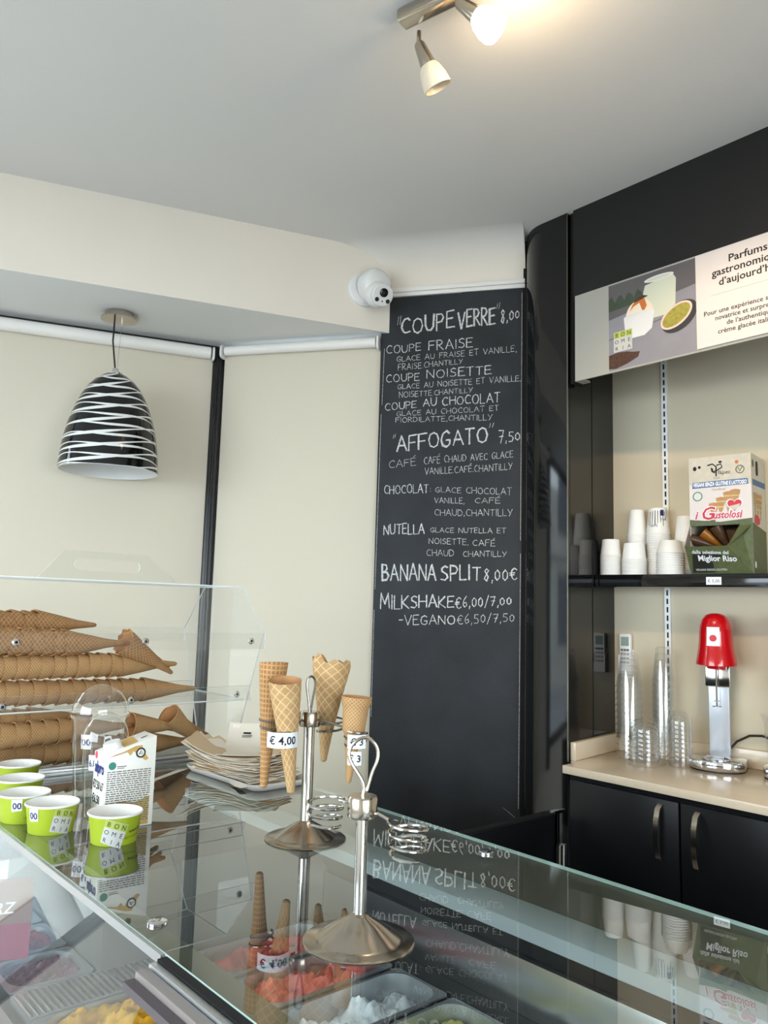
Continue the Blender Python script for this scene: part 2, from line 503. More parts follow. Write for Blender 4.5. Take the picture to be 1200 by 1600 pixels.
struct(MB().box(-2.8, 3.6, -2.8, 4.8, -0.1, 0.0).build('floor', 'floor_tile'))
struct(MB().box(-2.8, 3.6, -2.8, 4.8, CEIL, CEIL + 0.1).build('ceiling', 'ceiling'))
b = MB()
b.box(-2.82, -2.72, -2.72, -0.4, 0, CEIL).box(-2.82, -2.72, 2.8, 4.7, 0, CEIL)
b.box(-2.82, -2.72, -0.4, 2.8, 0, 0.6).box(-2.82, -2.72, -0.4, 2.8, 2.6, CEIL)
struct(b.build('wall_left', 'wall_cream'))
b = MB()
b.box(-2.72, -1.8, -2.82, -2.72, 0, CEIL).box(1.2, 3.5, -2.82, -2.72, 0, CEIL).box(-1.8, 1.2, -2.82, -2.72, 2.4, CEIL).box(-1.8, 1.2, -2.82, -2.72, 0, 0.3)
struct(b.build('wall_front', 'wall_cream'))
# wall carrying the chalkboard, its coved top and the moulding above the board
b = MB().box(-0.036, 0.551, 0.012, 0.14, 0, CEIL)
struct(b.build('wall_back', 'wall_cream'), C1, R_BOARD)
R = 0.17
cv = [(0.013, CEIL)] + [(0.013 - R + R * math.cos(a), CEIL - R + R * math.sin(a)) for a in [PI / 2 * (1 - k / 14) for k in range(15)]]
b = MB().prism(cv, -0.27, 0.56, 'x')
for i in range(len(b.sm)): b.sm[i] = True
struct(b.build('trim_1', 'cove_paint'), C1, R_BOARD)
b = MB().box(-0.0, 0.56, -0.006, 0.013, 2.921, 2.938).box(-0.0, 0.56, -0.012, 0.013, 2.938, 2.957)
struct(b.build('trim_2', 'white_trim', bevel=0.003), C1, R_BOARD)
# dropped soffit over the window bay
pl_ = [(2.074, 2.397), (-2.72, 4.095), (-2.72, 4.70), (1.72, 3.10), (2.16, 2.46)]
b = MB().prism(pl_[::-1], 2.767, CEIL, 'z', mi=0, side_mi=1)
struct(b.build('ceiling_soffit', ['soffit_paint', 'wall_cream']))
# wall under and beside the bay windows
b = MB().box(-0.80, -0.036, 0.05, 0.14, 0, 0.70)
struct(b.build('wall_bay_right', 'wall_cream'), C1, R_BOARD)
b = MB().box(-4.7, 0.03, 0.06, 0.16, 0, 0.70).box(-4.7, -3.0, 0.06, 0.16, 0.70, 2.80)
struct(b.build('wall_bay_left', 'wall_cream'), MU, R_BAY)
# windows
def window(name, x0, x1, loc, rz):
    b = MB()
    y0, y1 = 0.075, 0.125
    b.box(x0, x1, y0, y1, 0.70, 0.76).box(x0, x1, y0, y1, 2.71, 2.77).box(x0, x0 + 0.05, y0, y1, 0.76, 2.71).box(x1 - 0.05, x1, y0, y1, 0.76, 2.71)
    w = struct(b.build(name, 'mullion_black', bevel=0.004), loc, rz)
    MB().box(x0 + 0.05, x1 - 0.05, 0.097, 0.103, 0.76, 2.71).build('window_pane', 'window_glass', w)
    return w
window('window_1', -0.76, -0.03, C1, R_BOARD)
window('window_2', -1.30, 0.0, MU, R_BAY)
window('window_3', -3.0, -1.34, MU, R_BAY)
b = MB()
b.box(-0.020, 0.016, 0.0, 0.09, 0.4, 2.70).box(-0.07, 0.07, 0.045, 0.09, 0.4, 2.767).box(-0.006, 0.004, -0.006, 0.0, 0.4, 2.70)
struct(b.build('window_mullion', 'mullion_black', bevel=0.004), MU, math.radians(-37))
struct(MB().box(-1.36, -1.29, -0.01, 0.12, 0.6, 2.767).build('window_mullion', 'mullion_black', bevel=0.004), MU, R_BAY)
struct(MB().box(-1.30, -0.0, 0.045, 0.07, 2.69, 2.767).build('window_header', 'mullion_black'), MU, R_BAY)

# right wall: cream niche in a black surround
struct(MB().box(-0.02, 4.6, 0.0, 0.1, 0, CEIL).build('wall_right', 'niche_paint'), CN, R_NICHE)
struct(MB().box(-0.02, 0.0, -0.366, 0.0, 1.0, 2.80).box(-0.001, 0.0015, -0.19, -0.187, 1.18, 2.80, mi=1).build('wall_niche_side', ['gloss_black', 'gap_black']), CN, R_NICHE)
pn = [(2.325, 1.684), (2.340, 1.686), (2.55, 1.735), (2.62, 1.95), (2.50, 1.957), (2.43, 1.948), (2.407, 1.939), (2.386, 1.925), (2.365, 1.905), (2.348, 1.881), (2.336, 1.857), (2.328, 1.832), (2.325, 1.805)]
b = MB().prism(pn, 0.0, CEIL - 0.002, 'z')
for i in range(2, 2 + len(pn)): b.sm[i] = True
struct(b.build('wall_black_column', 'gloss_black', angle=30))
struct(MB().box(2.3225, 2.326, 1.681, 1.6845, 1.12, CEIL - 0.003).build('trim_3', 'steel_dark'))
struct(MB().box(0.5523, 0.66, 0.004, 0.14, 0, CEIL).build('wall_corner_strip', 'gap_black'), C1, R_BOARD)
struct(MB().box(2.345, 2.40, 1.655, 1.684, 2.46, CEIL).build('wall_joint', 'gap_black'))
struct(MB().box(2.33, 2.39, -2.72, 1.661, 2.765, CEIL).box(2.39, 3.2, -2.72, 1.75, 2.765, 2.785).build('wall_fascia', 'satin_black'))
# street outside the bay window
struct(MB().box(-22, 20, -20, 24, -0.16, -0.11).build('street', 'asphalt'))
b = MB().box(-13, 11, 12, 15, -0.15, 4.6)
for fx in range(-12, 10, 3):
    for fz in (0.9, 3.6): b.box(fx, fx + 1.5, 11.93, 12.0, fz, fz + 1.7, mi=1)
b.box(-13, 11, 11.8, 12.0, 3.0, 3.25)
struct(b.build('exterior_facade', ['facade', 'facade_glass']))

# ------------------------------------------------------------------ roller blinds
def roller_blind(name, label, x0, x1, zt, loc, rz, fx0, fx1, rt):
    t = thing(name, label, 'blind', loc, rz, 'roller blinds in the bay')
    b = MB().tube([(x0 + 0.012, 0.0, zt), (x1 - 0.012, 0.0, zt)], rt, 16)
    b.build('roller_tube', 'white_trim', t)
    MB().box(x0 + fx0, x1 + fx1, 0.020, 0.0212, 0.62, zt).build('fabric', 'blind_fabric', t)
    for x in (x0, x1):
        p = rrect(-0.028, 0.028, zt - 0.034, zt + 0.026, 0.018)
        s = 0.004
        MB().prism(p, x - s, x + s, 'x').build('bracket', 'white_plastic', t, bevel=0.001)
    return t
roller_blind('roller_blind', 'cream roller blind right of the black mullion, beside the chalkboard', -0.752, -0.043, 2.729, C1, R_BOARD, 0.0, 0.004, 0.021)
roller_blind('roller_blind', 'cream roller blind behind the striped pendant lamp', -1.275, -0.024, 2.716, MU, R_BAY, 0.016, 0.004, 0.027)

# ------------------------------------------------------------------ chalkboard and its writing
FONT = {
 'A': (0.8, [[(0, 0), (.38, 1), (.8, 0)], [(.14, .36), (.66, .36)]]),
 'B': (0.7, [[(0, 0), (0, 1)], [(0, 1), (.4, .96), (.52, .76), (.36, .56), (0, .53)], [(0, .53), (.46, .5), (.64, .28), (.46, .04), (0, 0)]]),
 'C': (0.72, [[(.7, .84), (.52, .98), (.28, .94), (.08, .7), (.02, .42), (.14, .14), (.36, .02), (.7, .08)]]),
 'D': (0.74, [[(0, 0), (0, 1)], [(0, 1), (.42, .92), (.68, .62), (.64, .28), (.4, .06), (0, 0)]]),
 'E': (0.62, [[(.6, 1), (.02, .98), (0, 0), (.62, .02)], [(0, .52), (.5, .54)]]),
 'F': (0.62, [[(.64, 1), (.02, .97), (0, 0)], [(0, .52), (.5, .55)]]),
 'G': (0.76, [[(.7, .84), (.46, 1), (.16, .84), (.02, .46), (.16, .1), (.46, 0), (.7, .16), (.72, .42), (.42, .42)]]),
 'H': (0.74, [[(0, 0), (0, 1)], [(.72, 0), (.72, 1)], [(0, .5), (.72, .52)]]),
 'I': (0.14, [[(.07, 0), (.07, 1)]]),
 'K': (0.7, [[(0, 0), (0, 1)], [(.62, 1), (.02, .44), (.66, 0)]]),
 'L': (0.56, [[(0, 1), (0, 0), (.56, .02)]]),
 'M': (0.9, [[(0, 0), (.08, 1), (.44, .3), (.8, 1), (.9, 0)]]),
 'N': (0.76, [[(0, 0), (.02, 1), (.7, 0), (.74, 1)]]),
 'O': (0.84, [[(.42, 1), (.14, .86), (.02, .5), (.14, .12), (.42, 0), (.7, .12), (.82, .5), (.68, .88), (.42, 1)]]),
 'P': (0.62, [[(0, 0), (0, 1)], [(0, 1), (.44, .96), (.6, .74), (.44, .5), (0, .46)]]),
 'R': (0.68, [[(0, 0), (0, 1)], [(0, 1), (.42, .97), (.56, .76), (.4, .54), (0, .5)], [(.16, .5), (.66, 0)]]),
 'S': (0.62, [[(.58, .9), (.34, 1), (.08, .86), (.1, .62), (.5, .44), (.58, .2), (.36, .02), (0, .08)]]),
 'T': (0.7, [[(0, .98), (.7, 1)], [(.36, 1), (.34, 0)]]),
 'U': (0.74, [[(0, 1), (.02, .34), (.18, .04), (.46, .02), (.66, .22), (.72, 1)]]),
 'V': (0.74, [[(0, 1), (.34, 0), (.74, 1)]]),
 'X': (0.7, [[(0, 0), (.7, 1)], [(0, 1), (.7, 0)]]),
 'Y': (0.72, [[(0, 1), (.34, .5)], [(.72, 1), (.2, 0)]]),
 '0': (0.6, [[(.3, .9), (.06, .66), (.06, .24), (.28, .04), (.52, .24), (.54, .64), (.3, .9)]]),
 '5': (0.6, [[(.56, 1), (.1, .98), (.06, .58), (.36, .6), (.56, .36), (.42, .06), (.04, .04)]]),
 '6': (0.6, [[(.48, 1), (.16, .66), (.04, .28), (.26, .02), (.54, .2), (.44, .46), (.1, .36)]]),
 '7': (0.62, [[(.02, .96), (.6, 1), (.24, 0)], [(.16, .5), (.54, .54)]]),
 '8': (0.6, [[(.5, .86), (.28, 1), (.1, .82), (.46, .34), (.3, .0), (.06, .2), (.26, .5), (.5, .86)]]),
 '2': (0.6, [[(.04, .8), (.3, 1), (.54, .76), (.04, 0), (.6, .02)]]),
 '€': (0.72, [[(.7, .86), (.46, 1), (.2, .8), (.12, .46), (.26, .1), (.5, 0), (.72, .12)], [(0, .58), (.52, .6)], [(0, .4), (.48, .42)]]),
 '.': (0.12, [[(.04, .0), (.08, .06)]]),
 ',': (0.16, [[(.1, .1), (.04, -.16)]]),
 ':': (0.16, [[(.06, .1), (.09, .18)], [(.06, .7), (.09, .78)]]),
 '-': (0.42, [[(0, .46), (.4, .48)]]),
 '/': (0.5, [[(0, -.16), (.5, 1.16)]]),
 '"': (0.34, [[(.02, 0), (.12, 1)], [(.22, 0), (.32, 1)]]),
 ' ': (0.46, []),
}
FONT['É'] = (FONT['E'][0], FONT['E'][1] + [[(.3, 1.14), (.56, 1.34)]])
def chalk_text(mb, text, q, bold, rnd):
    ub, zb, ut, zt, vb, wb, vt, wt = q
    W = sum(FONT[c][0] + 0.2 for c in text) - 0.2
    hgt = (zt - zb + wt - wb) * 0.5
    lw = max(0.0019, min(0.0046, hgt * 0.062)) * (1.12 if bold else 0.95)
    x = 0.0
    def P(a, b):
        s = a / W
        u = (ub * (1 - s) + vb * s) * (1 - b) + (ut * (1 - s) + vt * s) * b
        z = (zb * (1 - s) + wb * s) * (1 - b) + (zt * (1 - s) + wt * s) * b
        return u, z
    n = 0
    for c in text:
        w, strokes = FONT[c]
        dy = rnd.uniform(-0.05, 0.05); sc = rnd.uniform(0.93, 1.05)
        for st in strokes:
            for ps in range(3 if bold == 2 else (2 if bold else 1)):
                jx, jy = (rnd.uniform(-.05, .05), rnd.uniform(-.03, .03)) if ps else (0, 0)
                pts = [P(x + a + jx + rnd.uniform(-.015, .015), b * sc + dy + jy + rnd.uniform(-.015, .015)) for a, b in st]
                for (u0, z0), (u1, z1) in zip(pts, pts[1:]):
                    du, dz = u1 - u0, z1 - z0; L = math.hypot(du, dz) or 1e-6
                    du, dz = du / L, dz / L; h = lw * 0.5 * rnd.uniform(0.75, 1.2)
                    u0e, z0e, u1e, z1e = u0 - du * h * .6, z0 - dz * h * .6, u1 + du * h * .6, z1 + dz * h * .6
                    y = -0.0006 - 0.00004 * (n % 9); n += 1
                    mb.add([(u0e + dz * h, y, z0e - du * h), (u1e + dz * h, y, z1e - du * h), (u1e - dz * h, y, z1e + du * h), (u0e - dz * h, y, z0e + du * h)], [(0, 1, 2, 3)])
        x += w + 0.2

board = thing('chalkboard', 'tall black chalkboard menu with handwritten ice cream prices', 'chalkboard', C1, R_BOARD)
MB().prism([(0.0, 2.766), (-0.034, 2.766), (-0.036, 0.5), (0.552, 0.5), (0.552, 2.925), (0.36, 2.924), (0.352, 2.921), (0.31, 2.923), (0.30, 2.919), (0.0, 2.917)][::-1], 0.0, 0.0118, 'y').build('board', 'chalkboard', board)
LINES = [
('"', [0.034, 2.800, 0.034, 2.836, 0.051, 2.802, 0.051, 2.838]),
('COUPE', [0.0535, 2.7581, 0.0519, 2.8223, 0.2737, 2.7732, 0.2725, 2.8426]),
('VERRE', [0.2916, 2.7678, 0.2904, 2.8414, 0.4407, 2.7794, 0.44, 2.851]),
('"', [0.4459, 2.8396, 0.4457, 2.8639, 0.4604, 2.8416, 0.4602, 2.8659]),
('8,00', [0.4639, 2.7779, 0.4633, 2.8354, 0.5383, 2.797, 0.5381, 2.8301]),
('COUPE', [-0.009, 2.6762, -0.0099, 2.7091, 0.1376, 2.6835, 0.1369, 2.7142]),
('FRAISE', [0.1708, 2.6828, 0.1699, 2.7233, 0.3517, 2.6853, 0.3511, 2.7246]),
('GLACE AU FRAISE ET VANILLE,', [0.0363, 2.641, 0.0358, 2.662, 0.5279, 2.6573, 0.5277, 2.6829]),
('FRAISE.CHANTILLY', [0.0435, 2.6025, 0.0428, 2.629, 0.3116, 2.6193, 0.3113, 2.6392]),
('COUPE', [-0.0055, 2.5527, -0.0064, 2.5853, 0.1344, 2.5554, 0.1337, 2.5877]),
('NOISETTE', [0.1643, 2.5637, 0.1635, 2.5984, 0.4285, 2.5703, 0.4281, 2.6061]),
('GLACE AU NOISETTE ET VANILLE,', [0.0431, 2.523, 0.0426, 2.5431, 0.5457, 2.5352, 0.5455, 2.5599]),
('NOISETTE.CHANTILLY', [0.0502, 2.4861, 0.0495, 2.5105, 0.3531, 2.4976, 0.3529, 2.5161]),
('COUPE', [-0.0083, 2.4354, -0.0092, 2.4678, 0.125, 2.4426, 0.1243, 2.471]),
('AU', [0.1519, 2.4458, 0.1512, 2.4778, 0.2084, 2.4473, 0.2078, 2.4797]),
('CHOCOLAT', [0.2321, 2.4476, 0.2315, 2.4805, 0.4641, 2.4517, 0.4637, 2.4917]),
('GLACE AU CHOCOLAT ET', [0.0424, 2.4094, 0.0419, 2.4294, 0.4587, 2.4184, 0.4585, 2.4401]),
('FIORDILATTE,CHANTILLY', [0.0389, 2.3835, 0.0383, 2.4034, 0.4334, 2.3812, 0.4332, 2.4046]),
('"', [0.0285, 2.3163, 0.0281, 2.3331, 0.0406, 2.319, 0.0402, 2.3352]),
('AFFOGATO', [0.0463, 2.2619, 0.0446, 2.3291, 0.4145, 2.2894, 0.4138, 2.3478]),
('"', [0.4207, 2.3494, 0.4205, 2.367, 0.4412, 2.3517, 0.441, 2.3692]),
('7,50', [0.46, 2.2871, 0.4595, 2.3394, 0.5444, 2.2964, 0.5441, 2.3311]),
('CAFÉ', [0.0155, 2.1947, 0.0146, 2.2263, 0.1275, 2.2033, 0.1268, 2.2329]),
('CAFÉ CHAUD AVEC GLACE', [0.1613, 2.2074, 0.1607, 2.2352, 0.5168, 2.2276, 0.5167, 2.2536]),
('VANILLE.CAFÉ.CHANTILLY', [0.1657, 2.1643, 0.1652, 2.1908, 0.5144, 2.1789, 0.5142, 2.2047]),
('CHOCOLAT', [-0.0014, 2.0879, -0.0024, 2.1211, 0.1803, 2.0909, 0.1795, 2.126]),
(':', [0.1873, 2.0937, 0.1869, 2.113, 0.192, 2.0937, 0.1916, 2.1129]),
('GLACE CHOCOLAT', [0.2096, 2.0929, 0.2092, 2.1127, 0.5124, 2.079, 0.5122, 2.1075]),
('VANILLE,', [0.2075, 2.0498, 0.2071, 2.0702, 0.3274, 2.0456, 0.327, 2.0681]),
('CAFÉ', [0.3691, 2.0471, 0.3688, 2.0677, 0.468, 2.0453, 0.4678, 2.0669]),
('CHAUD,CHANTILLY', [0.2086, 1.9977, 0.208, 2.0237, 0.5158, 1.9957, 0.5156, 2.0223]),
('NUTELLA', [0.0021, 1.9219, 0.001, 1.9618, 0.1674, 1.9254, 0.1665, 1.9659]),
('GLACE NUTELLA ET', [0.1924, 1.9307, 0.192, 1.9497, 0.4914, 1.9281, 0.4912, 1.9478]),
('NOISETTE,', [0.1876, 1.8852, 0.1871, 1.9076, 0.3458, 1.8822, 0.3455, 1.9049]),
('CAFÉ', [0.3629, 1.8778, 0.3626, 1.8993, 0.45, 1.8784, 0.4498, 1.9037]),
('CHAUD', [0.1798, 1.8375, 0.1793, 1.8621, 0.2895, 1.8375, 0.2891, 1.863]),
('CHANTILLY', [0.3255, 1.8356, 0.3251, 1.8571, 0.4949, 1.8368, 0.4947, 1.8586]),
('BANANA', [0.0009, 1.7362, -0.001, 1.802, 0.2195, 1.7401, 0.2183, 1.8014]),
('SPLIT', [0.2397, 1.7393, 0.2385, 1.8, 0.3956, 1.7443, 0.3949, 1.7981]),
('8,00€', [0.4085, 1.7407, 0.408, 1.7871, 0.5341, 1.7468, 0.5338, 1.7911]),
('MILKSHAKE', [-0.0042, 1.6224, -0.0058, 1.6797, 0.2929, 1.6376, 0.2922, 1.6796]),
('€6,00/7,00', [0.2975, 1.6322, 0.2967, 1.6797, 0.5146, 1.6516, 0.5143, 1.6819]),
('-VEGANO', [0.0742, 1.5622, 0.0733, 1.5995, 0.2985, 1.5726, 0.2979, 1.6071]),
('€6,50/7,50', [0.3053, 1.5712, 0.3047, 1.6101, 0.5271, 1.589, 0.5268, 1.6191]),
]
rnd = random.Random(3)
BIG = {'COUPE', 'FRAISE', 'NOISETTE', 'CHOCOLAT', 'AU', 'VERRE', 'AFFOGATO', 'BANANA', 'SPLIT', 'NUTELLA', 'MILKSHAKE', '-VEGANO'}
for txt, q in LINES:
    hgt = q[3] - q[1]
    mb = MB()
    chalk_text(mb, txt, q, 2 if hgt > 0.057 and txt in BIG else (1 if txt in BIG or hgt > 0.045 else 0), rnd)
    mb.build('chalk_lettering', 'chalk', board)
for u0, z0, u1, z1 in ((-0.024, 2.42, -0.029, 1.7), (-0.0295, 1.62, -0.030, 1.2), (0.5475, 2.9, 0.5475, 1.9), (0.5480, 1.85, 0.546, 0.9), (-0.018, 2.70, -0.022, 2.46), (0.49, 0.9, 0.545, 0.86)):
    MB().add([(u0 - .0007, -.0005, z0), (u1 - .0007, -.0005, z1), (u1 + .0007, -.0005, z1), (u0 + .0007, -.0005, z0)], [(0, 1, 2, 3)]).build('chalk_border', 'chalk', board)

# ------------------------------------------------------------------ pendant lamp
pd = thing('pendant_lamp', 'black pendant lamp with white zebra stripes hanging before the left blind', 'lamp', (1.168, 3.002, 2.125))
T0 = 2.767 - 2.125
MB().lathe([(0.001, T0), (0.056, T0), (0.056, T0 - 0.022), (0.070, T0 - 0.023), (0.070, T0 - 0.028), (0.001, T0 - 0.028)][::-1], 40).build('canopy', 'brushed', pd)
z0 = 0.392
prof = [(0.022, z0), (0.045, z0 - 0.008), (0.075, z0 - 0.030), (0.100, z0 - 0.060), (0.122, z0 - 0.098), (0.142, z0 - 0.145), (0.160, z0 - 0.20), (0.173, z0 - 0.26), (0.182, z0 - 0.32), (0.187, z0 - 0.392)]
fine = []
for (a, b_), (c, d) in zip(prof, prof[1:]):
    for k in range(4): fine.append((a + (c - a) * k / 4, b_ + (d - b_) * k / 4))
fine.append(prof[-1])
sh = MB().lathe(fine[::-1], 64).build('shade', 'zebra_glass', pd)
MB().lathe([(r - 0.004, z - 0.001) for r, z in fine] , 64).build('shade_lining', 'white_plastic', pd)
MB().lathe([(0.187, 0.0), (0.183, 0.0)], 64).build('shade_rim', 'white_plastic', pd)
MB().lathe([(0.001, z0 + 0.022), (0.012, z0 + 0.022), (0.016, z0 + 0.006), (0.030, z0 + 0.002), (0.030, z0 - 0.006)][::-1], 24).build('shade_cap', 'chrome', pd)
cz = T0 - 0.028
MB().tube([(-0.018, 0, cz), (-0.018, 0, cz - 0.03), (-0.019, 0.0, cz - 0.09), (-0.010, 0, cz - 0.15), (-0.002, 0, z0 + 0.02)], 0.0035, 8).build('cord', 'cable_black', pd)
MB().tube([(0.012, 0, cz), (0.006, 0, z0 + 0.02)], 0.0009, 6).build('suspension_wire', 'steel', pd)
MB().tube([(0.012, 0, cz + 0.001), (0.012, 0, cz - 0.012)], 0.003, 8).build('wire_grip', 'chrome', pd)

# ------------------------------------------------------------------ ceiling spotlight bar
sp = thing('spotlight_bar', 'brushed metal ceiling bar with two small white glass spotlights', 'lamp', (1.20, 1.37, 0))
dv = Vector((0.24, -0.97, 0)).normalized()
prof = rrect(-0.024, 0.024, 3.082, CEIL - 0.001, 0.012)
ang = math.atan2(dv.y, dv.x)
T = Matrix.Rotation(ang, 4, 'Z')
MB().prism([(-a, z) for a, z in prof], 0.0, 0.62, 'x', T=T).build('bar', 'brushed', sp, bevel=0.002)
def spot(p, d, lit, nm):
    d = Vector(d).normalized()
    q = d.to_track_quat('Z', 'Y').to_matrix().to_4x4()
    T = Matrix.Translation(p) @ q
    a = MB().tube([(p[0] - 0.0, p[1], 3.084), Vector(p) - Vector((0, 0, 0.004))], 0.006, 10)
    arm = a.build('spot_arm', 'brushed', sp)
    h = MB().lathe([(0.001, -0.002), (0.010, -0.002), (0.014, 0.004), (0.021, 0.058), (0.001, 0.058)], 24, T=T).build('spot_holder', 'brushed', sp)
    gl = [(0.020, 0.056), (0.027, 0.066), (0.034, 0.090), (0.037, 0.118), (0.034, 0.118), (0.028, 0.08), (0.012, 0.062)]
    if lit: gl = [(0.020, 0.056), (0.030, 0.070), (0.038, 0.092), (0.040, 0.112), (0.034, 0.124), (0.018, 0.130), (0.001, 0.131)]
    g = MB().lathe(gl, 32, T=T).build('glass_shade', 'opal_lit' if lit else 'opal_glass', sp)
    g['label'] = 'glowing white glass' if lit else 'white frosted glass'
spot((0.045, -0.015, 3.052), (0.47, -0.10, -0.8), False, 0)
spot((0.035, -0.160, 3.072), (0.55, -0.55, -0.62), True, 1)
spot((0.125, -0.52, 3.05), (0.5, -0.5, -0.6), True, 2)
def bulb(loc, power, rad, nm, typ='POINT', to=None, cone=100):
    l = bpy.data.lights.new(nm, typ); l.energy = power; l.color = (1.0, 0.73, 0.44); l.shadow_soft_size = rad
    o = bpy.data.objects.new(nm, l); COL.objects.link(o); o.location = loc
    if to:
        l.spot_size = math.radians(cone); l.spot_blend = 0.6
        o.rotation_euler = (Vector(to) - Vector(loc)).to_track_quat('-Z', 'Y').to_euler()
bulb((1.20 + 0.12, 1.37 - 0.26, 2.95), 3.0, 0.03, 'spot_bulb')
bulb((1.20 + 0.22, 1.37 - 0.62, 2.93), 34.0, 0.025, 'spot_bulb', 'SPOT', (2.75, 1.25, 1.6), 75)

# ------------------------------------------------------------------ security camera on the soffit face
sc = thing('security_camera', 'white dome security camera on the soffit corner above the chalkboard', 'security camera', (2.074, 2.397, 2.89), R_BAY)
RX = Matrix.Rotation(math.radians(90), 4, 'X')               # z -> -y
MB().lathe([(0.0005, 0.0), (0.070, 0.0), (0.070, 0.012), (0.064, 0.018), (0.0005, 0.018)], 44, T=Matrix.Translation((-0.118, 0, 0.040)) @ RX).build('mount_plate', 'white_plastic', sc)
hd_ = Matrix.Translation((-0.096, -0.012, 0.052)) @ Vector((0.22, -1, -0.10)).to_track_quat('Z', 'Y').to_matrix().to_4x4()
MB().lathe([(0.062, 0.0), (0.067, 0.02), (0.068, 0.045), (0.066, 0.060), (0.058, 0.074), (0.042, 0.082), (0.0005, 0.084)], 44, T=hd_).build('housing', 'white_plastic', sc)
bc = Vector((-0.086, -0.078, 0.000))
ey = MB().sphere(bc, 0.053, 32).build('camera_ball', 'white_plastic', sc)
Tq = Matrix.Translation(bc) @ Vector((0.10, -1, -0.42)).to_track_quat('Z', 'Y').to_matrix().to_4x4()
MB().lathe([(0.042, 0.030), (0.045, 0.038), (0.0455, 0.052), (0.042, 0.057), (0.0005, 0.0575)], 36, T=Tq).build('face_plate', 'white_plastic', ey)
MB().lathe([(0.0175, 0.056), (0.0175, 0.061), (0.014, 0.0625), (0.0005, 0.063)], 28, T=Tq @ Matrix.Translation((0, 0.010, 0))).build('lens', 'lens_black', ey)
for sx in (-1, 1):
    MB().lathe([(0.0085, 0.056), (0.0085, 0.0590), (0.0005, 0.0595)], 18, T=Tq @ Matrix.Translation((sx * 0.024, -0.020, 0))).build('infrared_led', 'lens_black', ey)
MB().lathe([(0.003, 0.056), (0.003, 0.0582), (0.0005, 0.0585)], 12, T=Tq @ Matrix.Translation((0, -0.024, 0))).build('infrared_led', 'lens_black', ey)
MB().tube([(-0.045, -0.05, 0.012), (-0.030, -0.035, 0.004), (-0.014, -0.02, 0.012), (-0.004, -0.008, 0.028), (0.002, -0.004, 0.045)], 0.0028, 8).build('cable', 'cable_grey', sc)

# ------------------------------------------------------------------ lit sign under the fascia
R_RIGHT = -PI / 2                          # things facing -X: local x runs to -Y, y to +X
sg = thing('menu_sign', 'long grey hanging menu sign with dessert photo and white text panel', 'sign', (2.325, 1.650, 2.459), R_RIGHT)
MB().box(0, 1.6, 0.0, 0.006, 0, 0.322).box(0, 0.03, 0.006, 0.05, 0.0, 0.006).build('sign_panel', 'sign_grey', sg)
ph = MB()
X0, X1, Z0, Z1 = 0.142, 0.462, 0.006, 0.316
ph.box(X0, X1, -0.0006, 0, Z0, Z1).build('photo_backdrop', 'photo_wood', sg)
def flat(name, poly, m, d, par=sg):
    return MB().prism(poly, -d - 0.0002, -d, 'y').build(name, m, par)
bk = flat('dessert_photo', [(X0, 0.19), (X1, 0.23), (X1, Z1), (X0, Z1)], 'photo_dark', 0.0008)
flat('picture_leaves', [(X0, 0.22)] + [(X0 + 0.15 * k / 12, 0.262 + 0.016 * math.sin(k * 2.2)) for k in range(13)] + [(X0 + 0.15, 0.228)], 'photo_green', 0.0010, bk)
flat('picture_plank', [(X0, 0.117), (X1, 0.158), (X1, 0.161), (X0, 0.120)], 'photo_dark', 0.0008, bk)
flat('picture_glass', [(0.292, 0.155), (0.372, 0.155), (0.392, 0.172), (0.396, 0.27), (0.384, 0.290), (0.284, 0.276), (0.276, 0.25), (0.280, 0.175)], 'photo_milk', 0.0012, bk)
flat('picture_glass_rim', arc(0.335, 0.290, 0.010, 0, 360, 20, rx=0.054)[:-1], 'photo_white', 0.0014, bk)
flat('picture_glass_mouth', arc(0.335, 0.290, 0.0065, 0, 360, 20, rx=0.046)[:-1], 'photo_milk', 0.0016, bk)
flat('picture_scoop', arc(0.262, 0.182, 0.052, 0, 180, 16, rx=0.052), 'photo_cream', 0.0014, bk)
flat('picture_caramel', [(0.226, 0.200), (0.236, 0.222), (0.258, 0.236), (0.282, 0.232), (0.290, 0.206), (0.276, 0.184), (0.262, 0.222), (0.240, 0.214)], 'photo_caramel', 0.0016, bk)
flat('picture_topping', [(0.240, 0.226), (0.254, 0.243), (0.276, 0.246), (0.296, 0.238), (0.270, 0.232)], 'photo_granola', 0.0018, bk)
flat('picture_bowl', [(0.202, 0.182), (0.208, 0.120), (0.235, 0.104), (0.280, 0.104), (0.308, 0.122), (0.318, 0.180)] + arc(0.260, 0.181, 0.012, 0, 180, 10, rx=0.058)[::1], 'photo_white', 0.0018, bk)
T = Matrix.Translation((0.395, 0, 0.142)) @ Matrix.Rotation(math.radians(-28), 4, 'Y')
def ell(name, rx, ry, m, d, dx=0, dz=0):
    return MB().prism([(dx + a, dz + c) for a, c in arc(0, 0, ry, 0, 360, 28, rx=rx)[:-1]], -d - .0002, -d, 'y', T=T).build(name, m, bk)
ell('picture_fruit_shell', 0.066, 0.046, 'photo_shell', 0.0016, 0.006, -0.010)
ell('picture_fruit_rind', 0.060, 0.036, 'photo_rind', 0.0018)
ell('picture_fruit_pulp', 0.053, 0.029, 'photo_seed', 0.0020)
flat('picture_granola', [(X0, 0.014), (0.17, 0.01), (0.215, 0.02), (0.255, 0.035), (0.262, 0.052), (0.235, 0.056), (0.215, 0.062), (0.18, 0.066), (X0, 0.062)], 'photo_granola', 0.0014, bk)
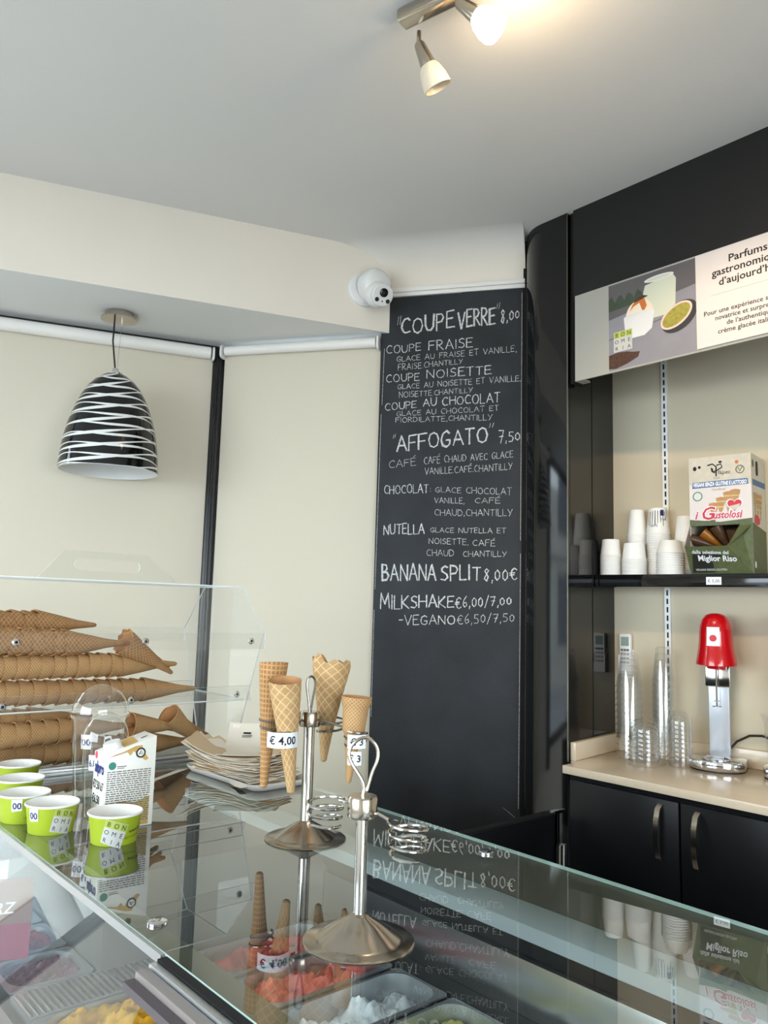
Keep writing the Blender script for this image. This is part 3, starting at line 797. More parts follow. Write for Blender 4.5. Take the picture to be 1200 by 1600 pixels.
def logo(mb, x, z, s, rot, y, fn=None, sub=1):
    """three by three letter tiles: a green row over two white rows; material 0 green, 1 white, 2 ink"""
    c, s_ = math.cos(rot), math.sin(rot)
    def tr(p): return Vector((x + p[0] * c - p[2] * s_, p[1], z + p[0] * s_ + p[2] * c))
    g = (lambda p: fn(tr(p))) if fn else tr
    quad(mb, [(0, y + .0002, 0), (3 * s, y + .0002, 0), (3 * s, y + .0002, 3 * s), (0, y + .0002, 3 * s)], 1, g, 6)
    for r, row in enumerate(('BON', 'OME', 'RIA')):
        for k, ch in enumerate(row):
            x0, z0 = k * s + .05 * s, (2 - r) * s + .05 * s
            quad(mb, [(x0, y, z0), (x0 + .9 * s, y, z0), (x0 + .9 * s, y, z0 + .9 * s), (x0, y, z0 + .9 * s)], 0 if r == 0 else 1, g, 3)
            put_text(mb, ch, s * 0.82, x0 + 0.45 * s, z0 + 0.16 * s, y - .0003, 'CENTER', mi=2, fn=g)
mb = MB(); logo(mb, 0.162, 0.068, 0.024, 0.0, -0.0024)
mb.build('shop_logo', ['tile_green', 'tile_white', 'ink'], sg)
MB().box(0.466, 1.20, -0.006, -0.0002, 0.008, 0.318).build('text_panel', 'sign_white', sg)
for txt, sz, zz, bd, fw in (('Parfums', .034, .265, .0005, .118), ('gastronomiques', .034, .231, .0005, .226), ("d’aujourd’hui", .034, .197, .0005, .182), ('Pour une expérience sensorielle', .0215, .109, .0002, .284), ('novatrice et surprenante', .0215, .087, .0002, .212), ('de l’authentique', .0215, .065, .0002, .140), ('crème glacée italienne', .0215, .042, .0002, .196)):
    mb = MB(); put_text(mb, txt, sz, 0.633, zz, -0.0066, 'CENTER', bd, fit=fw)
    mb.build('sign_lettering', 'ink', sg)
MB().box(0.515, 0.75, -0.0064, -0.006, 0.170, 0.1712).build('divider_line', 'sign_grey', sg)

# ------------------------------------------------------------------ niche: slotted rail, shelf
rl = MB().box(0.200, 0.222, -0.008, 0.0, 1.19, 2.76)
for k in range(50):
    z = 1.205 + k * 0.031
    rl.box(0.208, 0.214, -0.0086, -0.0078, z, z + 0.020, mi=1)
tag(rl.build('shelf_rail', ['white_plastic', 'gap_black']), 'white vertical slotted shelf rail on the cream niche wall', 'shelf rail', loc=CN, rz=R_NICHE)
SH = 0.172                                  # shelf depth
shf = thing('wall_shelf', 'glossy black wall shelf holding paper cups and the cone box', 'shelf', CN, R_NICHE)
MB().box(0.002, 1.9, -SH, -0.001, 1.727, 1.772).build('shelf_board', 'gloss_black', shf, bevel=0.002)
mb = MB().box(0.408, 0.458, -SH - 0.001, -SH - 0.0001, 1.735, 1.761)
mb.build('price_label', 'label_white', shf)
mb = MB(); put_text(mb, '€ 5,00', 0.0150, 0.433, 1.7425, -SH - 0.0015, 'CENTER'); mb.build('price_lettering', 'ink', shf)

def niche(x, y):                           # niche coordinates -> world
    c, s = math.cos(R_NICHE), math.sin(R_NICHE)
    return CN[0] + x * c - y * s, CN[1] + x * s + y * c
def cup_mesh(name, r_rim, r_base, h, m, wall=0.0012, base=True, lip=0.0022, printed=False):
    """an upturned cup: rim at z 0, closed base at z h"""
    p = [(r_rim + lip, 0.0), (r_rim + lip, 0.003), (r_rim, 0.0045), (r_base, h - 0.001), (r_base - .001, h), (r_base - .004, h), (r_base - .005, h - .004), (0.0005, h - .004)]
    me = MB().lathe(p, 36)
    q = [(r_rim, 0.0), (r_rim - wall, 0.004), (r_base - wall - .001, h - 0.006), (0.0005, h - .006)]
    me.lathe(q[::-1], 36)
    return me
def cup_stack(name, label, group, x, y, zb, n, pitch, r_rim, r_base, h, m, cat='cup', lid_top=None):
    wx, wy = niche(x, y)
    first = None
    for k in range(n):
        if first is None:
            first = tag(cup_mesh(name, r_rim, r_base, h, m).build(name, m), label, cat, group)
            o = first
        else:
            o = dup(first)
        o.location = (wx, wy, zb + k * pitch); o.rotation_euler = (0, 0, random.uniform(0, 6))
    return o
ZS = 1.7725
cup_stack('paper_cup', 'short white paper cup in the leftmost low nested stack on the black shelf', 'low cup stack at the shelf end', 0.044, -0.125, ZS, 12, 0.0065, 0.0375, 0.031, 0.062, 'cup_white')
cup_stack('paper_cup', 'short wide white cup in the low nested stack in front of a taller stack', 'low cup stack second from the shelf end', 0.132, -0.118, ZS, 11, 0.0055, 0.0430, 0.036, 0.062, 'cup_white')
cup_stack('paper_cup', 'tall plain white paper cup in the nested stack behind the short cups', 'tall plain cup stack on the shelf', 0.112, -0.040, ZS, 19, 0.0085, 0.0370, 0.027, 0.098, 'cup_white')
top = cup_stack('paper_cup', 'tall paper cup in the nested stack topped by a printed cup', 'tall stack with the printed cup on top', 0.196, -0.048, ZS, 19, 0.0085, 0.0425, 0.033, 0.098, 'cup_white')
top.data = top.data.copy()
top['label'] = 'paper cup with dark printed lettering topping the tall shelf stack'
del top['group']
def wrap_cup(r0, r1, h, ang0=0.0, eps=0.0006, inv=True):
    """x along the wall, z height; wraps a flat graphic onto a cone that faces local -y"""
    def fn(p):
        r = r0 + (r1 - r0) * p[2] / h + eps - (p[1])
        a = p[0] / max(r0, r1) + ang0 - PI / 2
        return Vector((r * math.cos(a), r * math.sin(a), p[2]))
    return fn
mb = MB(); f = wrap_cup(0.0425, 0.033, 0.098)
rr = random.Random(5)
for k in range(9):
    x = -0.045 + k * 0.011; z1 = 0.092 - rr.uniform(0, .01); z0 = z1 - rr.uniform(.03, .06)
    quad(mb, [(x, 0, z0), (x + rr.choice((.002, .0035)), 0, z0), (x + .003, 0, z1), (x, 0, z1)], 0, f, 2)
put_text(mb, 'CAFÉ', 0.013, -0.03, 0.026, 0, fn=f); put_text(mb, 'TAKE', 0.011, 0.012, 0.05, 0, fn=f)
pr_ = mb.build('cup_print', 'ink', top)
mb = MB(); quad(mb, [(0.012, 0, .068), (.028, 0, .068), (.028, 0, .09), (.012, 0, .09)], 0, f, 4)
mb.build('cup_print_patch', 'ink_navy', top)
top.rotation_euler = (0, 0, -R_NICHE * 0 + math.radians(-62))
cup_stack('cup_lid', 'white domed cup lid in the low nested stack beside the cone box', 'white lid stack beside the cone box', 0.266, -0.118, ZS, 10, 0.0085, 0.0470, 0.034, 0.046, 'cup_white', 'lid')
cup_stack('paper_cup', 'plain white paper cup in the stack half hidden behind the cone box', 'cup stack behind the cone box', 0.296, -0.040, ZS, 15, 0.0085, 0.0400, 0.031, 0.098, 'cup_white')

# ------------------------------------------------------------------ cone dispenser box on the shelf
def cone_box(x, y, label):
    wx, wy = niche(x, y)
    t = thing('cone_box', label, 'box', (wx, wy, ZS), R_NICHE)
    W, D, H = 0.205, 0.155, 0.405
    b = MB()
    b.prism([(0, 0), (D, 0), (D, H), (0, H)], W - 0.002, W, 'x').prism([(0, 0), (D, 0), (D, H), (0, H)], 0, 0.002, 'x')
    b.box(0.002, W - 0.002, D - 0.002, D, 0, H).box(0.002, W - 0.002, 0, D - 0.002, H - 0.002, H).box(0.002, W - 0.002, 0, D - 0.002, 0, 0.002)
    b.build('box_body', 'box_beige', t)
    MB().box(0.0, W, -0.002, 0.0, 0.165, H).build('front_panel', 'box_beige', t)
    MB().box(0.004, W - .004, D - 0.006, D - .003, 0.003, 0.2).build('box_inside', 'box_inside', t)
    # tray lip that leans out at the bottom
    lip = MB()
    lp = [(0.0, 0.0), (W, 0.0), (W, 0.165), (W - 0.040, 0.165), (W - 0.066, 0.090), (-0.002, 0.090)]
    def lean(a, z): return (a, -0.050 * min(z, 0.09) / 0.09 if a < W - 0.02 else -0.002 - .03 * 0, z)
    v = [(a, -0.052 * (z / 0.09) if z <= 0.0901 and a < W - .03 else -0.003, z) for a, z in lp]
    n = len(v)
    v2 = [(a, y_ + 0.002, z) for a, y_, z in v]
    lip.add(v + v2, [(0, 1, 2, 3, 4, 5), (11, 10, 9, 8, 7, 6)] + [(i, n + i, n + (i + 1) % n, (i + 1) % n) for i in range(n)])
    lip.build('tray_front', 'box_green', t)
    MB().add([(0, 0, 0), (-0.002, -0.052, 0.09), (0, -0.002, 0.165), (-.002, 0, 0), (-.004, -0.052, .09), (-.002, -.002, .165)], [(0, 1, 2), (5, 4, 3), (0, 3, 4, 1), (1, 4, 5, 2), (2, 5, 3, 0)]).build('tray_side', 'box_grey', t)
    mb = MB(); mb.add([(0.016, -0.008, .012), (W - .02, -0.008, .012), (W - .02, -.034, .056), (.016, -.034, .056)], [(0, 1, 2, 3)])
    # slanted panel for the writing
    def sl(p): return (p[0], -0.052 * p[2] / 0.09 - 0.0012 + p[1], p[2])
    mb = MB(); quad(mb, [(.008, 0, .004), (W - .012, 0, .004), (W - .035, 0, .052), (.02, 0, .075)], 0, sl, 1); mb.build('tray_band', 'box_dark', t)
    mb = MB()
    put_text(mb, 'dalla selezione del', 0.0165, 0.018, 0.067, -.0006, bold=.0002, fn=sl, rot=-.04)
    put_text(mb, 'Miglior Riso', 0.026, 0.034, 0.043, -.0006, bold=.0006, fn=sl, rot=-.03)
    put_text(mb, 'VEGANI SENZA GLUTINE E LATTOSIO', 0.0095, 0.02, 0.010, -.0006, fn=sl)
    mb.build('tray_lettering', 'label_white', t)
    for k in range(5):
        T = Matrix.Translation((0.03 + k * 0.034, 0.03 + 0.012 * (k % 2), 0.11 + 0.008 * (k % 3))) @ Matrix.Rotation(math.radians(-70 + 23 * k), 4, 'Y') @ Matrix.Rotation(math.radians(20), 4, 'X')
        MB().lathe([(0.001, -0.06), (0.010, -0.02), (0.019, 0.03), (0.020, 0.045), (0.001, 0.046)], 14, T=T).build('wrapped_cone', 'bag_brown' if k != 1 else 'amber', t)
    # front graphics
    def front(name, poly, m, d): return MB().prism(poly, -0.002 - d - .0002, -0.002 - d, 'y').build(name, m, t)
    front('panel_haze', [(0.0, 0.165), (W, 0.165), (W, 0.30), (0.15, 0.315), (0.06, 0.305), (0, 0.31)], 'sign_white', 0.0002)
    front('panel_grass', [(0, .165), (W, .165), (W, .185), (0.1, .176), (0, .188)], 'box_green', 0.0003)
    front('blue_band', [(0.010, 0.296), (0.196, 0.300), (0.194, 0.320), (0.012, 0.317)], 'box_blue', 0.0006)
    mb = MB(); put_text(mb, 'VEGANI SENZA GLUTINE E LATTOSIO', 0.0185, 0.014, 0.302, -.0031, fit=0.176, bold=.0007, shear=.15); mb.build('band_lettering', 'label_white', t)
    mb = MB()
    put_text(mb, 'fápec', 0.020, 0.098, 0.340, -.0026)
    mb.tube([(0.064, -.0028, .374), (0.080, -.0028, .378), (0.092, -.0028, .368), (.092, -.0028, .334)], .0022, 6)
    mb.tube([(0.094, -.0028, .372), (0.108, -.0028, .376), (.112, -.0028, .364), (.098, -.0028, .356), (.082, -.0028, .350), (.080, -.0028, .362)], .0020, 6)
    mb.tube([(0.076, -.0028, .365), (0.078, -.0028, .352), (.088, -.0028, .346)], .0018, 6)
    mb.prism(arc(0.106, 0.383, .004, 0, 360, 12, rx=.006)[:-1], -.0026, -.0022, 'y')
    mb.prism(arc(0.020, 0.366, .008, 0, 360, 12, rx=.006)[:-1], -.0026, -.0022, 'y').prism(arc(0.036, 0.370, .005, 0, 360, 12)[:-1], -.0026, -.0022, 'y')
    mb.build('maker_logo', 'ink', t)
    mb = MB(); put_text(mb, 'Coni', 0.011, 0.082, 0.325, -.0026); put_text(mb, 'Certificati', 0.0115, 0.076, 0.285, -.0026); mb.build('small_lettering', 'ink_grey', t)
    def ring(x, z, r, w, m, d=.0006):
        b = MB(); o = arc(x, z, r, 0, 360, 24)[:-1]; i_ = arc(x, z, r - w, 0, 360, 24)[:-1]
        vv = [(a, -.002 - d, c) for a, c in o] + [(a, -.002 - d, c) for a, c in i_]
        b.add(vv, [(k, (k + 1) % 24, 24 + (k + 1) % 24, 24 + k) for k in range(24)]); return b.build('green_seal', m, t)
    ring(0.170, 0.352, 0.0145, 0.003, 'box_green'); ring(0.028, 0.268, 0.0170, 0.004, 'carton_green')
    mb = MB(); mb.tube([(.164, -.0026, .358), (.169, -.0026, .345), (.177, -.0026, .360)], .0012, 6); mb.build('seal_leaf', 'box_green', t)
    front('red_flower', arc(0.160, 0.378, .006, 0, 360, 10)[:-1], 'photo_caramel', .0004)
    front('recipe_card', [(0.024, 0.205), (0.066, 0.210), (0.084, 0.262), (0.020, 0.250)], 'sign_white', .0005)
    for k, (x, z, h, w) in enumerate(((0.150, 0.222, 0.064, 0.036), (0.128, 0.218, 0.062, 0.034), (0.104, 0.204, 0.058, 0.034), (0.080, 0.190, 0.054, 0.034))):
        front('printed_cone', [(x, z - 0.012), (x + w * .55, z + h - .008), (x + w * .1, z + h), (x - w * .45, z + h - .004)], 'waffle_pale', .0008 + .0002 * k)
        front('printed_cone_mouth', arc(x + .003, z + h - .006, .005, 0, 360, 14, rx=w * .46)[:-1], 'wafer', .0010 + .0002 * k)
    def heart(s, cx, cz):
        return [(cx + s * 16 * math.sin(a) ** 3, cz + s * (13 * math.cos(a) - 5 * math.cos(2 * a) - 2 * math.cos(3 * a) - math.cos(4 * a))) for a in [2 * PI * k / 32 for k in range(32)]]
    front('heart_rim', heart(.00170, .150, .232), 'label_white', .0020)
    front('heart_red', heart(.00145, .150, .232), 'logo_red', .0022)
    front('heart_middle', [(.131, .227), (.169, .235), (.163, .222), (.150, .213)], 'box_beige', .0024)
    for m, bd, d in (('label_white', .0028, .0024), ('logo_red', .0008, .0028)):
        mb = MB()
        put_text(mb, 'G', 0.062, 0.036, 0.186, -.002 - d, bold=bd * 1.3, shear=.25)
        put_text(mb, 'ustolosi', 0.036, 0.078, 0.188, -.002 - d, bold=bd, shear=.25, fit=0.094)
        put_text(mb, 'i', 0.040, 0.017, 0.188, -.002 - d, bold=bd, shear=.25)
        mb.build('brand_lettering', m, t)
    front('brand_stamp', [(.055, .168), (.086, .168), (.086, .184), (.055, .184)], 'box_green', .0012)
    # right side graphics
    def side(name, poly, m, d): return MB().prism(poly, W + d, W + d + .0002, 'x').build(name, m, t)
    side('side_lower', [(0, 0), (D, 0), (D, .15), (0, .17)], 'box_green', .0002)
    side('side_band', [(.010, .298), (D, .300), (D, .320), (.010, .318)], 'box_blue', .0004)
    side('side_logo', rrect(.05, .075, .335, .385, .008), 'ink', .0004)
    side('side_seal', arc(.018, .372, .014, 0, 360, 16, rx=.010)[:-1], 'box_green', .0004)
    for k in range(3):
        side('printed_cone', [(.034 + .03 * k, .18), (.052 + .03 * k, .275), (.014 + .03 * k, .272)], 'waffle_pale', .0006 + .0002 * k)
    side('side_brand', [(.02, .17), (.05, .165), (.08, .17), (.08, .188), (.052, .200), (.024, .196)], 'logo_red', .0012)
    side('side_stamp', arc(.02, .03, .012, 0, 360, 14, rx=.008)[:-1], 'label_white', .0006)
    return t
cone_box(0.356, -0.166, 'printed cardboard ice cream cone dispenser box standing on the black shelf')

# ------------------------------------------------------------------ back counter
ZC = 1.12
def nz(x, y): return niche(x, y)
c0 = niche(0, -0.001); c1 = niche(0.94, -0.001)
poly = [(2.250, 1.652), (2.250, 0.83), (c1[0], c1[1]), (c0[0], c0[1]), (2.341, 1.684), (2.336, 1.652)]
wt = MB().prism([(x, y) for x, y in poly][::-1], ZC - 0.026, ZC, 'z')
wt = tag(wt.build('worktop', 'stone_cream', bevel=0.002), 'cream stone worktop over the black cabinets', 'worktop')
us = thing('worktop_upstand', 'low cream stone upstand at the left end of worktop', 'upstand', CN, R_NICHE)
MB().box(0.001, 0.021, -0.368, -0.001, ZC + .0005, ZC + 0.062).build('end_upstand', 'stone_cream', us, bevel=0.0015)
MB().box(0.0215, 0.93, -0.021, -0.001, ZC + .0005, ZC + 0.062).build('rear_upstand', 'stone_cream', us, bevel=0.0015)

def cabinet(y1, label):
    t = thing('base_cabinet', label, 'cabinet', (2.27, y1, 0.0), R_RIGHT)
    W = 0.80
    b = MB().box(0, W, 0.0, 0.40, 0.10, ZC - 0.028).box(0.02, W - .02, 0.05, 0.40, 0.0, 0.10)
    b.build('carcass', 'cabinet_black', t)
    for k, (x0, x1, hx) in enumerate(((0.012, 0.3965, 0.34), (0.4035, W - 0.012, 0.4585))):
        d = MB().box(x0, x1, -0.019, -0.001, 0.12, ZC - 0.042).build('door', 'cabinet_black', t, bevel=0.0015)
        pts = [(hx, -0.019, 0.905), (hx, -0.034, 0.915), (hx, -0.044, 0.945), (hx, -0.047, 0.982), (hx, -0.044, 1.020), (hx, -0.034, 1.050), (hx, -0.019, 1.060)]
        hd = MB()
        for side_ in (0,):
            vv = []; ff = []
            for i, (a, y, z) in enumerate(pts):
                t_ = Vector(pts[min(i + 1, 6)]) - Vector(pts[max(i - 1, 0)]); t_.normalize()
                nrm = Vector((0, -t_.z, t_.y)); nrm = nrm if nrm.y < 0 else -nrm
                for sx, sn in ((-.008, .0), (.008, .0), (.008, -.006), (-.008, -.006)):
                    vv.append((a + sx, y + (nrm * -sn).y * 1.0, z + (nrm * -sn).z))
            for i in range(6):
                for k4 in range(4):
                    ff.append((i * 4 + k4, i * 4 + (k4 + 1) % 4, (i + 1) * 4 + (k4 + 1) % 4, (i + 1) * 4 + k4))
            ff += [(3, 2, 1, 0), (24, 25, 26, 27)]
            hd.add(vv, ff, 0, True)
        h = hd.build('handle', 'brushed', d, angle=40)
        h['label'] = 'curved brushed metal handle'
    return t
cabinet(1.635, 'black two-door base cabinet with curved metal handles under the cream worktop')

# black swing gate between cabinet and display case
gt = thing('swing_gate', 'low black swing gate between the black cabinet and the display case', 'gate', (1.45, 1.655, 0.0))
MB().box(0.0, 0.765, 0.0, 0.03, 0.25, 0.965).build('gate_panel', 'cabinet_black', gt, bevel=0.001)
MB().box(0.0, 0.765, 0.001, 0.029, 0.965, 0.972).build('top_trim', 'satin_black', gt)
MB().box(0.755, 0.815, -0.004, 0.012, 0.966, 0.976).box(0.772, 0.782, -0.006, 0.010, 0.80, 0.966).build('hinge_bracket', 'steel', gt)
MB().lathe([(0.001, 0.80), (0.010, 0.80), (0.010, 0.87), (0.001, 0.87)], 16, T=Matrix.Translation((0.770, -0.012, 0))).build('hinge_barrel', 'steel_dark', gt)
MB().lathe([(0.001, 0.80), (0.009, 0.80), (0.009, 0.868), (0.001, 0.868)], 16, T=Matrix.Translation((0.795, -0.010, 0))).build('hinge_barrel', 'steel', gt)

# ------------------------------------------------------------------ things on the worktop
ZW = ZC + 0.0003
def clear_cup(r_rim, r_base, h):
    b = MB().lathe([(r_rim + .0025, 0.0), (r_rim + .0025, .003), (r_rim, .005), (r_rim - .001, 0.012), (r_base, h - .004), (r_base - .004, h), (0.0005, h)], 36)
    return b
def clear_dome(r, h):
    pr = [(r + .004, 0.0), (r + .004, .004), (r, .006), (r, h * .35)] + [(r * math.cos(a), h * .35 + h * .65 * math.sin(a)) for a in [PI / 2 * k / 8 for k in range(1, 9)]]
    pr[-1] = (0.0005, h)
    return MB().lathe(pr, 36)
def clear_stack(label, group, x, y, n, pitch, mk, cat, name):
    first = None
    for k in range(n):
        o = tag(mk.build(name, 'clear_plastic'), label, cat, group) if first is None else dup(first)
        first = first or o
        o.location = (x, y, ZW + k * pitch); o.rotation_euler = (0, 0, random.uniform(0, 6))
clear_stack('clear plastic cup in the tall nested stack in front of the remote control', 'clear cup stack by the remote', 2.572, 1.595, 12, 0.0225, clear_cup(0.0465, 0.029, 0.125), 'cup', 'plastic_cup')
clear_stack('clear plastic cup in the tall nested stack under the wall rail', 'clear cup stack under the rail', 2.672, 1.520, 13, 0.0225, clear_cup(0.0415, 0.026, 0.125), 'cup', 'plastic_cup')
clear_stack('clear domed lid in the wide short stack nearest the worktop edge', 'wide domed lid stack', 2.480, 1.484, 7, 0.0150, clear_dome(0.0500, 0.072), 'lid', 'dome_lid')
clear_stack('clear domed lid in the narrow stack next to the red mixer', 'narrow domed lid stack', 2.570, 1.405, 9, 0.0150, clear_dome(0.0405, 0.070), 'lid', 'dome_lid')

rc = thing('remote_control', 'white air conditioner remote in a wall holder behind clear cups', 'remote', niche(0.028, -0.002) + (1.405,), R_NICHE)
MB().box(0.002, 0.047, -0.024, -0.004, 0.02, 0.150).build('remote_body', 'white_plastic', rc, bevel=0.004)
MB().box(0.009, 0.040, -0.0248, -0.0238, 0.104, 0.138).build('remote_screen', 'lcd', rc)
for i in range(4):
    for j in range(3):
        MB().box(0.008 + j * .0115, 0.017 + j * .0115, -0.0254, -0.0240, 0.038 + i * .0155, 0.046 + i * .0155).build('button', 'ink_grey' if i == 3 else 'sign_grey', rc)
MB().box(-0.001, 0.050, -0.004, 0.0, 0.0, 0.09).box(-0.001, 0.0015, -0.027, -0.004, 0.0, 0.07).box(0.0475, 0.050, -0.027, -0.004, 0.0, 0.07).box(-0.001, 0.050, -0.028, -0.0265, 0.0, 0.035).box(-.001, .05, -.0265, 0, 0.0, 0.0025).build('wall_holder', 'white_plastic', rc)

def mixer(x, y, label):
    t = thing('drink_mixer', label, 'mixer', (x, y, ZW), math.radians(-72))
    base = [(-0.062, 0.068), (-0.086, 0.042), (-0.088, -0.03)] + [(0.088 * -math.cos(a), -0.03 - 0.075 * math.sin(a)) for a in [PI * k / 14 for k in range(1, 14)]] + [(0.088, -0.03), (0.086, 0.042), (0.062, 0.068)]
    bs = MB().prism(base, 0.004, 0.034, 'z').build('base', 'chrome', t, bevel=0.004)
    MB().prism([(a * .98, b_ * .98) for a, b_ in base], 0.0, 0.005, 'z').build('base_pad', 'cable_black', t)
    MB().lathe([(0.047, 0.0335), (0.047, 0.037), (0.044, 0.0385), (0.040, 0.037), (0.038, 0.030), (0.001, 0.029)][::-1], 36, T=Matrix.Translation((0.0, -0.045, 0.002))).build('cup_ring', 'chrome', bs)
    MB().box(-0.033, 0.033, 0.030, 0.056, 0.030, 0.40).build('column', 'silver_paint', t, bevel=0.002)
    hd = MB().box(-0.040, 0.040, 0.012, 0.034, 0.268, 0.345)
    hd.build('neck_bracket', 'steel', t, bevel=0.004)
    for sx in (-.014, .014):
        MB().lathe([(0.004, 0.0), (0.004, .002), (.0005, .002)], 12, T=Matrix.Translation((sx, .012, .332)) @ Matrix.Rotation(PI / 2, 4, 'X')).build('screw', 'gap_black', t)
    hp = [(0.050, 0.343), (0.066, 0.343), (0.0655, 0.352), (0.060, 0.385), (0.0555, 0.42), (0.0535, 0.455), (0.0515, 0.475), (0.045, 0.497), (0.033, 0.512), (0.018, 0.519), (0.0005, 0.520)]
    h = MB().lathe(hp, 48, T=Matrix.Diagonal((1, 1.15, 1, 1)))
    h.lathe([(0.0005, 0.346), (0.052, 0.344)], 48, T=Matrix.Diagonal((1, 1.15, 1, 1)))
    h = h.build('motor_head', 'mixer_red', t, angle=60)
    MB().lathe([(0.030, 0.330), (0.034, 0.345)], 32).lathe([(.0005, .330), (.030, .330)], 32).build('head_collar', 'mixer_red', t)
    fn = wrap_cup(0.0625, 0.0600, 1.0, eps=0.0016)
    def wr(p):
        a = p[0] / 0.058 - PI / 2; z = p[2]
        r = 0.0555 + (0.0535 - 0.0555) * (z - .42) / .035 if z > .42 else 0.060 + (0.0555 - 0.060) * (z - .385) / .035
        r += 0.0012 - p[1]
        return Vector((r * math.cos(a), 1.15 * r * math.sin(a), z))
    mb = MB(); quad(mb, [(-.022, 0, .409), (.022, 0, .409), (.022, 0, .472), (-.022, 0, .472)], 0, wr, 8); lb = mb.build('head_label', 'label_white', h)
    mb = MB(); put_text(mb, 'ITAL', 0.018, 0, 0.453, .0008, 'CENTER', .0004, fn=wr); put_text(mb, 'frullatore', .0062, 0, .4135, .0008, 'CENTER', fn=wr)
    mb.build('label_lettering', 'ink', lb)
    mb = MB(); quad(mb, [(-.012, .0006, .424), (.012, .0006, .424), (.012, .0006, .446), (-.012, .0006, .446)], 0, lambda p: wr((p[0] * math.sqrt(max(0, 1 - ((p[2] - .435) / .0115) ** 2)) if abs(p[2] - .435) < .0115 else 0, p[1] - .001, p[2])), 10)
    mb.build('label_emblem', 'logo_red', lb)
    s = MB().tube([(0, -0.012, 0.345), (0, -0.012, 0.205)], 0.0032, 10)
    s = s.build('spindle', 'steel_dark', t)
    MB().lathe([(.0005, .204), (.014, .204), (.014, .207), (.0005, .207)], 20, T=Matrix.Translation((0, -.012, 0))).build('whisk_disc', 'steel_dark', s)
    MB().lathe([(.0005, .222), (.010, .222), (.010, .224), (.0005, .224)], 20, T=Matrix.Translation((0, -.012, 0))).build('whisk_disc', 'steel_dark', s)
    cu = MB().tube([(0.030, 0.058, 0.06), (0.05, 0.064, 0.085), (0.09, 0.066, 0.108), (0.13, 0.062, 0.112), (0.17, 0.054, 0.10), (0.21, 0.044, 0.06), (0.235, 0.036, 0.012)], 0.004, 8)
    cu.build('power_cord', 'cable_black', t)
    return t
mixer(2.668, 1.318, 'red-headed drink mixer with steel base, fully in view on the worktop')
mixer(2.706, 1.088, 'red drink mixer cut by the right picture edge, clear jug on base')
jug = MB().lathe([(0.0005, 0.003), (0.030, 0.003), (0.034, 0.02), (0.044, 0.13), (0.052, 0.150), (0.055, 0.152), (0.055, 0.156)], 32)
tag(jug.build('mixing_jug', 'clear_plastic'), 'clear plastic mixing jug on the base of the right red mixer', 'jug', loc=(2.690, 1.128, ZW + 0.0405))

# ------------------------------------------------------------------ gelato display case
XF, XR, YN, YE = 0.474, 1.150, -0.25, 2.0
dc = thing('display_case', 'large glass-topped gelato display case with steel well and sloped front', 'display case', (0, 0, 0))
gm = [0, 0, 1, 1, 1, 1]
MB().box(XF, XR, YN, YE, G - 0.006, G, faces_mi=gm).build('top_glass', ['counter_glass', 'glass_edge'], dc)
MB().box(XF + .001, 0.515, YN, YE, G - 0.0090, G - 0.0062).build('printed_edge_band', 'pan_band', dc)
MB().box(0.984, XR - .0005, YN, YE, G - 0.0090, G - 0.0062).build('printed_edge_band', 'pan_band', dc)
MB().box(0.912, 0.984, YN, 1.74, G - 0.028, G - 0.0065).build('lamp_housing', 'lamp_housing', dc, bevel=0.002)
MB().box(0.945, 0.965, YN + .02, 1.70, G - 0.0325, G - 0.0302).build('led_strip', 'led', dc)
# sloped front pane and its frame
fp = [(XF - .004, G - .010), (0.252, 0.82), (0.245, 0.825), (XF - .011, G - .006)]
MB().add([(XF - .003, 0.93, G - .012), (XF - .003, YE + .35, G - .012), (0.250, YE + .35, 0.82), (0.250, 0.93, 0.82)], [(0, 1, 2, 3)]).build('front_glass', 'front_glass', dc)
MB().box(XF - .006, XF - .001, 0.93, YE + .35, G - .0125, G - .001).build('edge_strip', 'alu', dc)
MB().box(0.434, 0.450, YN, 0.925, G - .020, G - .008).build('front_profile', 'case_taupe', dc, bevel=.0015)
MB().box(0.4505, 0.461, YN, 0.925, G - .016, G - .004).build('edge_strip', 'alu', dc, bevel=.0015)
MB().box(0.4615, 0.4735, YN, 0.925, G - .0125, G - .002).build('seal', 'gap_black', dc)
MB().box(0.420, 0.4335, YN, 0.925, G - .026, G - .016).build('profile_foot', 'case_foot', dc)
# body and well
MB().box(0.22, 0.26, YN, 2.42, 0.12, 0.82).box(0.26, 1.40, YN, 2.42, 0.12, 0.62).build('case_body', 'case_white', dc)
MB().box(0.26, 0.535, YN, 2.42, 0.62, 0.825).build('front_ledge', 'steel_matte', dc)
MB().box(0.535, 1.40, YN, 2.42, 0.62, 0.70).build('well_floor', 'case_dark', dc)
MB().box(1.276, 1.325, YN, 1.74, 0.70, 0.826).build('rear_gutter', 'case_dark', dc)
MB().box(1.326, 1.345, YN, 1.74, 0.70, 0.932).build('steel_back_wall', 'steel_mirror', dc, bevel=.001)
MB().add([(1.346, YN, 0.70), (1.346, 1.74, 0.70), (1.346, 1.74, 0.93), (1.346, YN, 0.93), (1.148, 1.74, G - .016), (1.148, YN, G - .016), (1.156, 1.74, G - .016), (1.156, YN, G - .016), (1.40, YN, .93), (1.40, 1.74, .93), (1.40, YN, .70), (1.40, 1.74, .70)],
         [(0, 1, 2, 3), (3, 2, 4, 5), (5, 4, 6, 7), (7, 6, 9, 8), (8, 9, 11, 10), (10, 11, 1, 0), (0, 3, 5, 7, 8, 10), (1, 11, 9, 6, 4, 2)]).build('rear_panel', 'case_dark', dc)
MB().box(0.74, 1.40, 1.745, 2.42, 0.70, 1.02).build('closed_end_deck', 'case_deck', dc)
MB().box(0.915, 1.325, 1.735, 1.745, 0.80, 1.03).build('end_divider', 'case_deck', dc, bevel=.001)
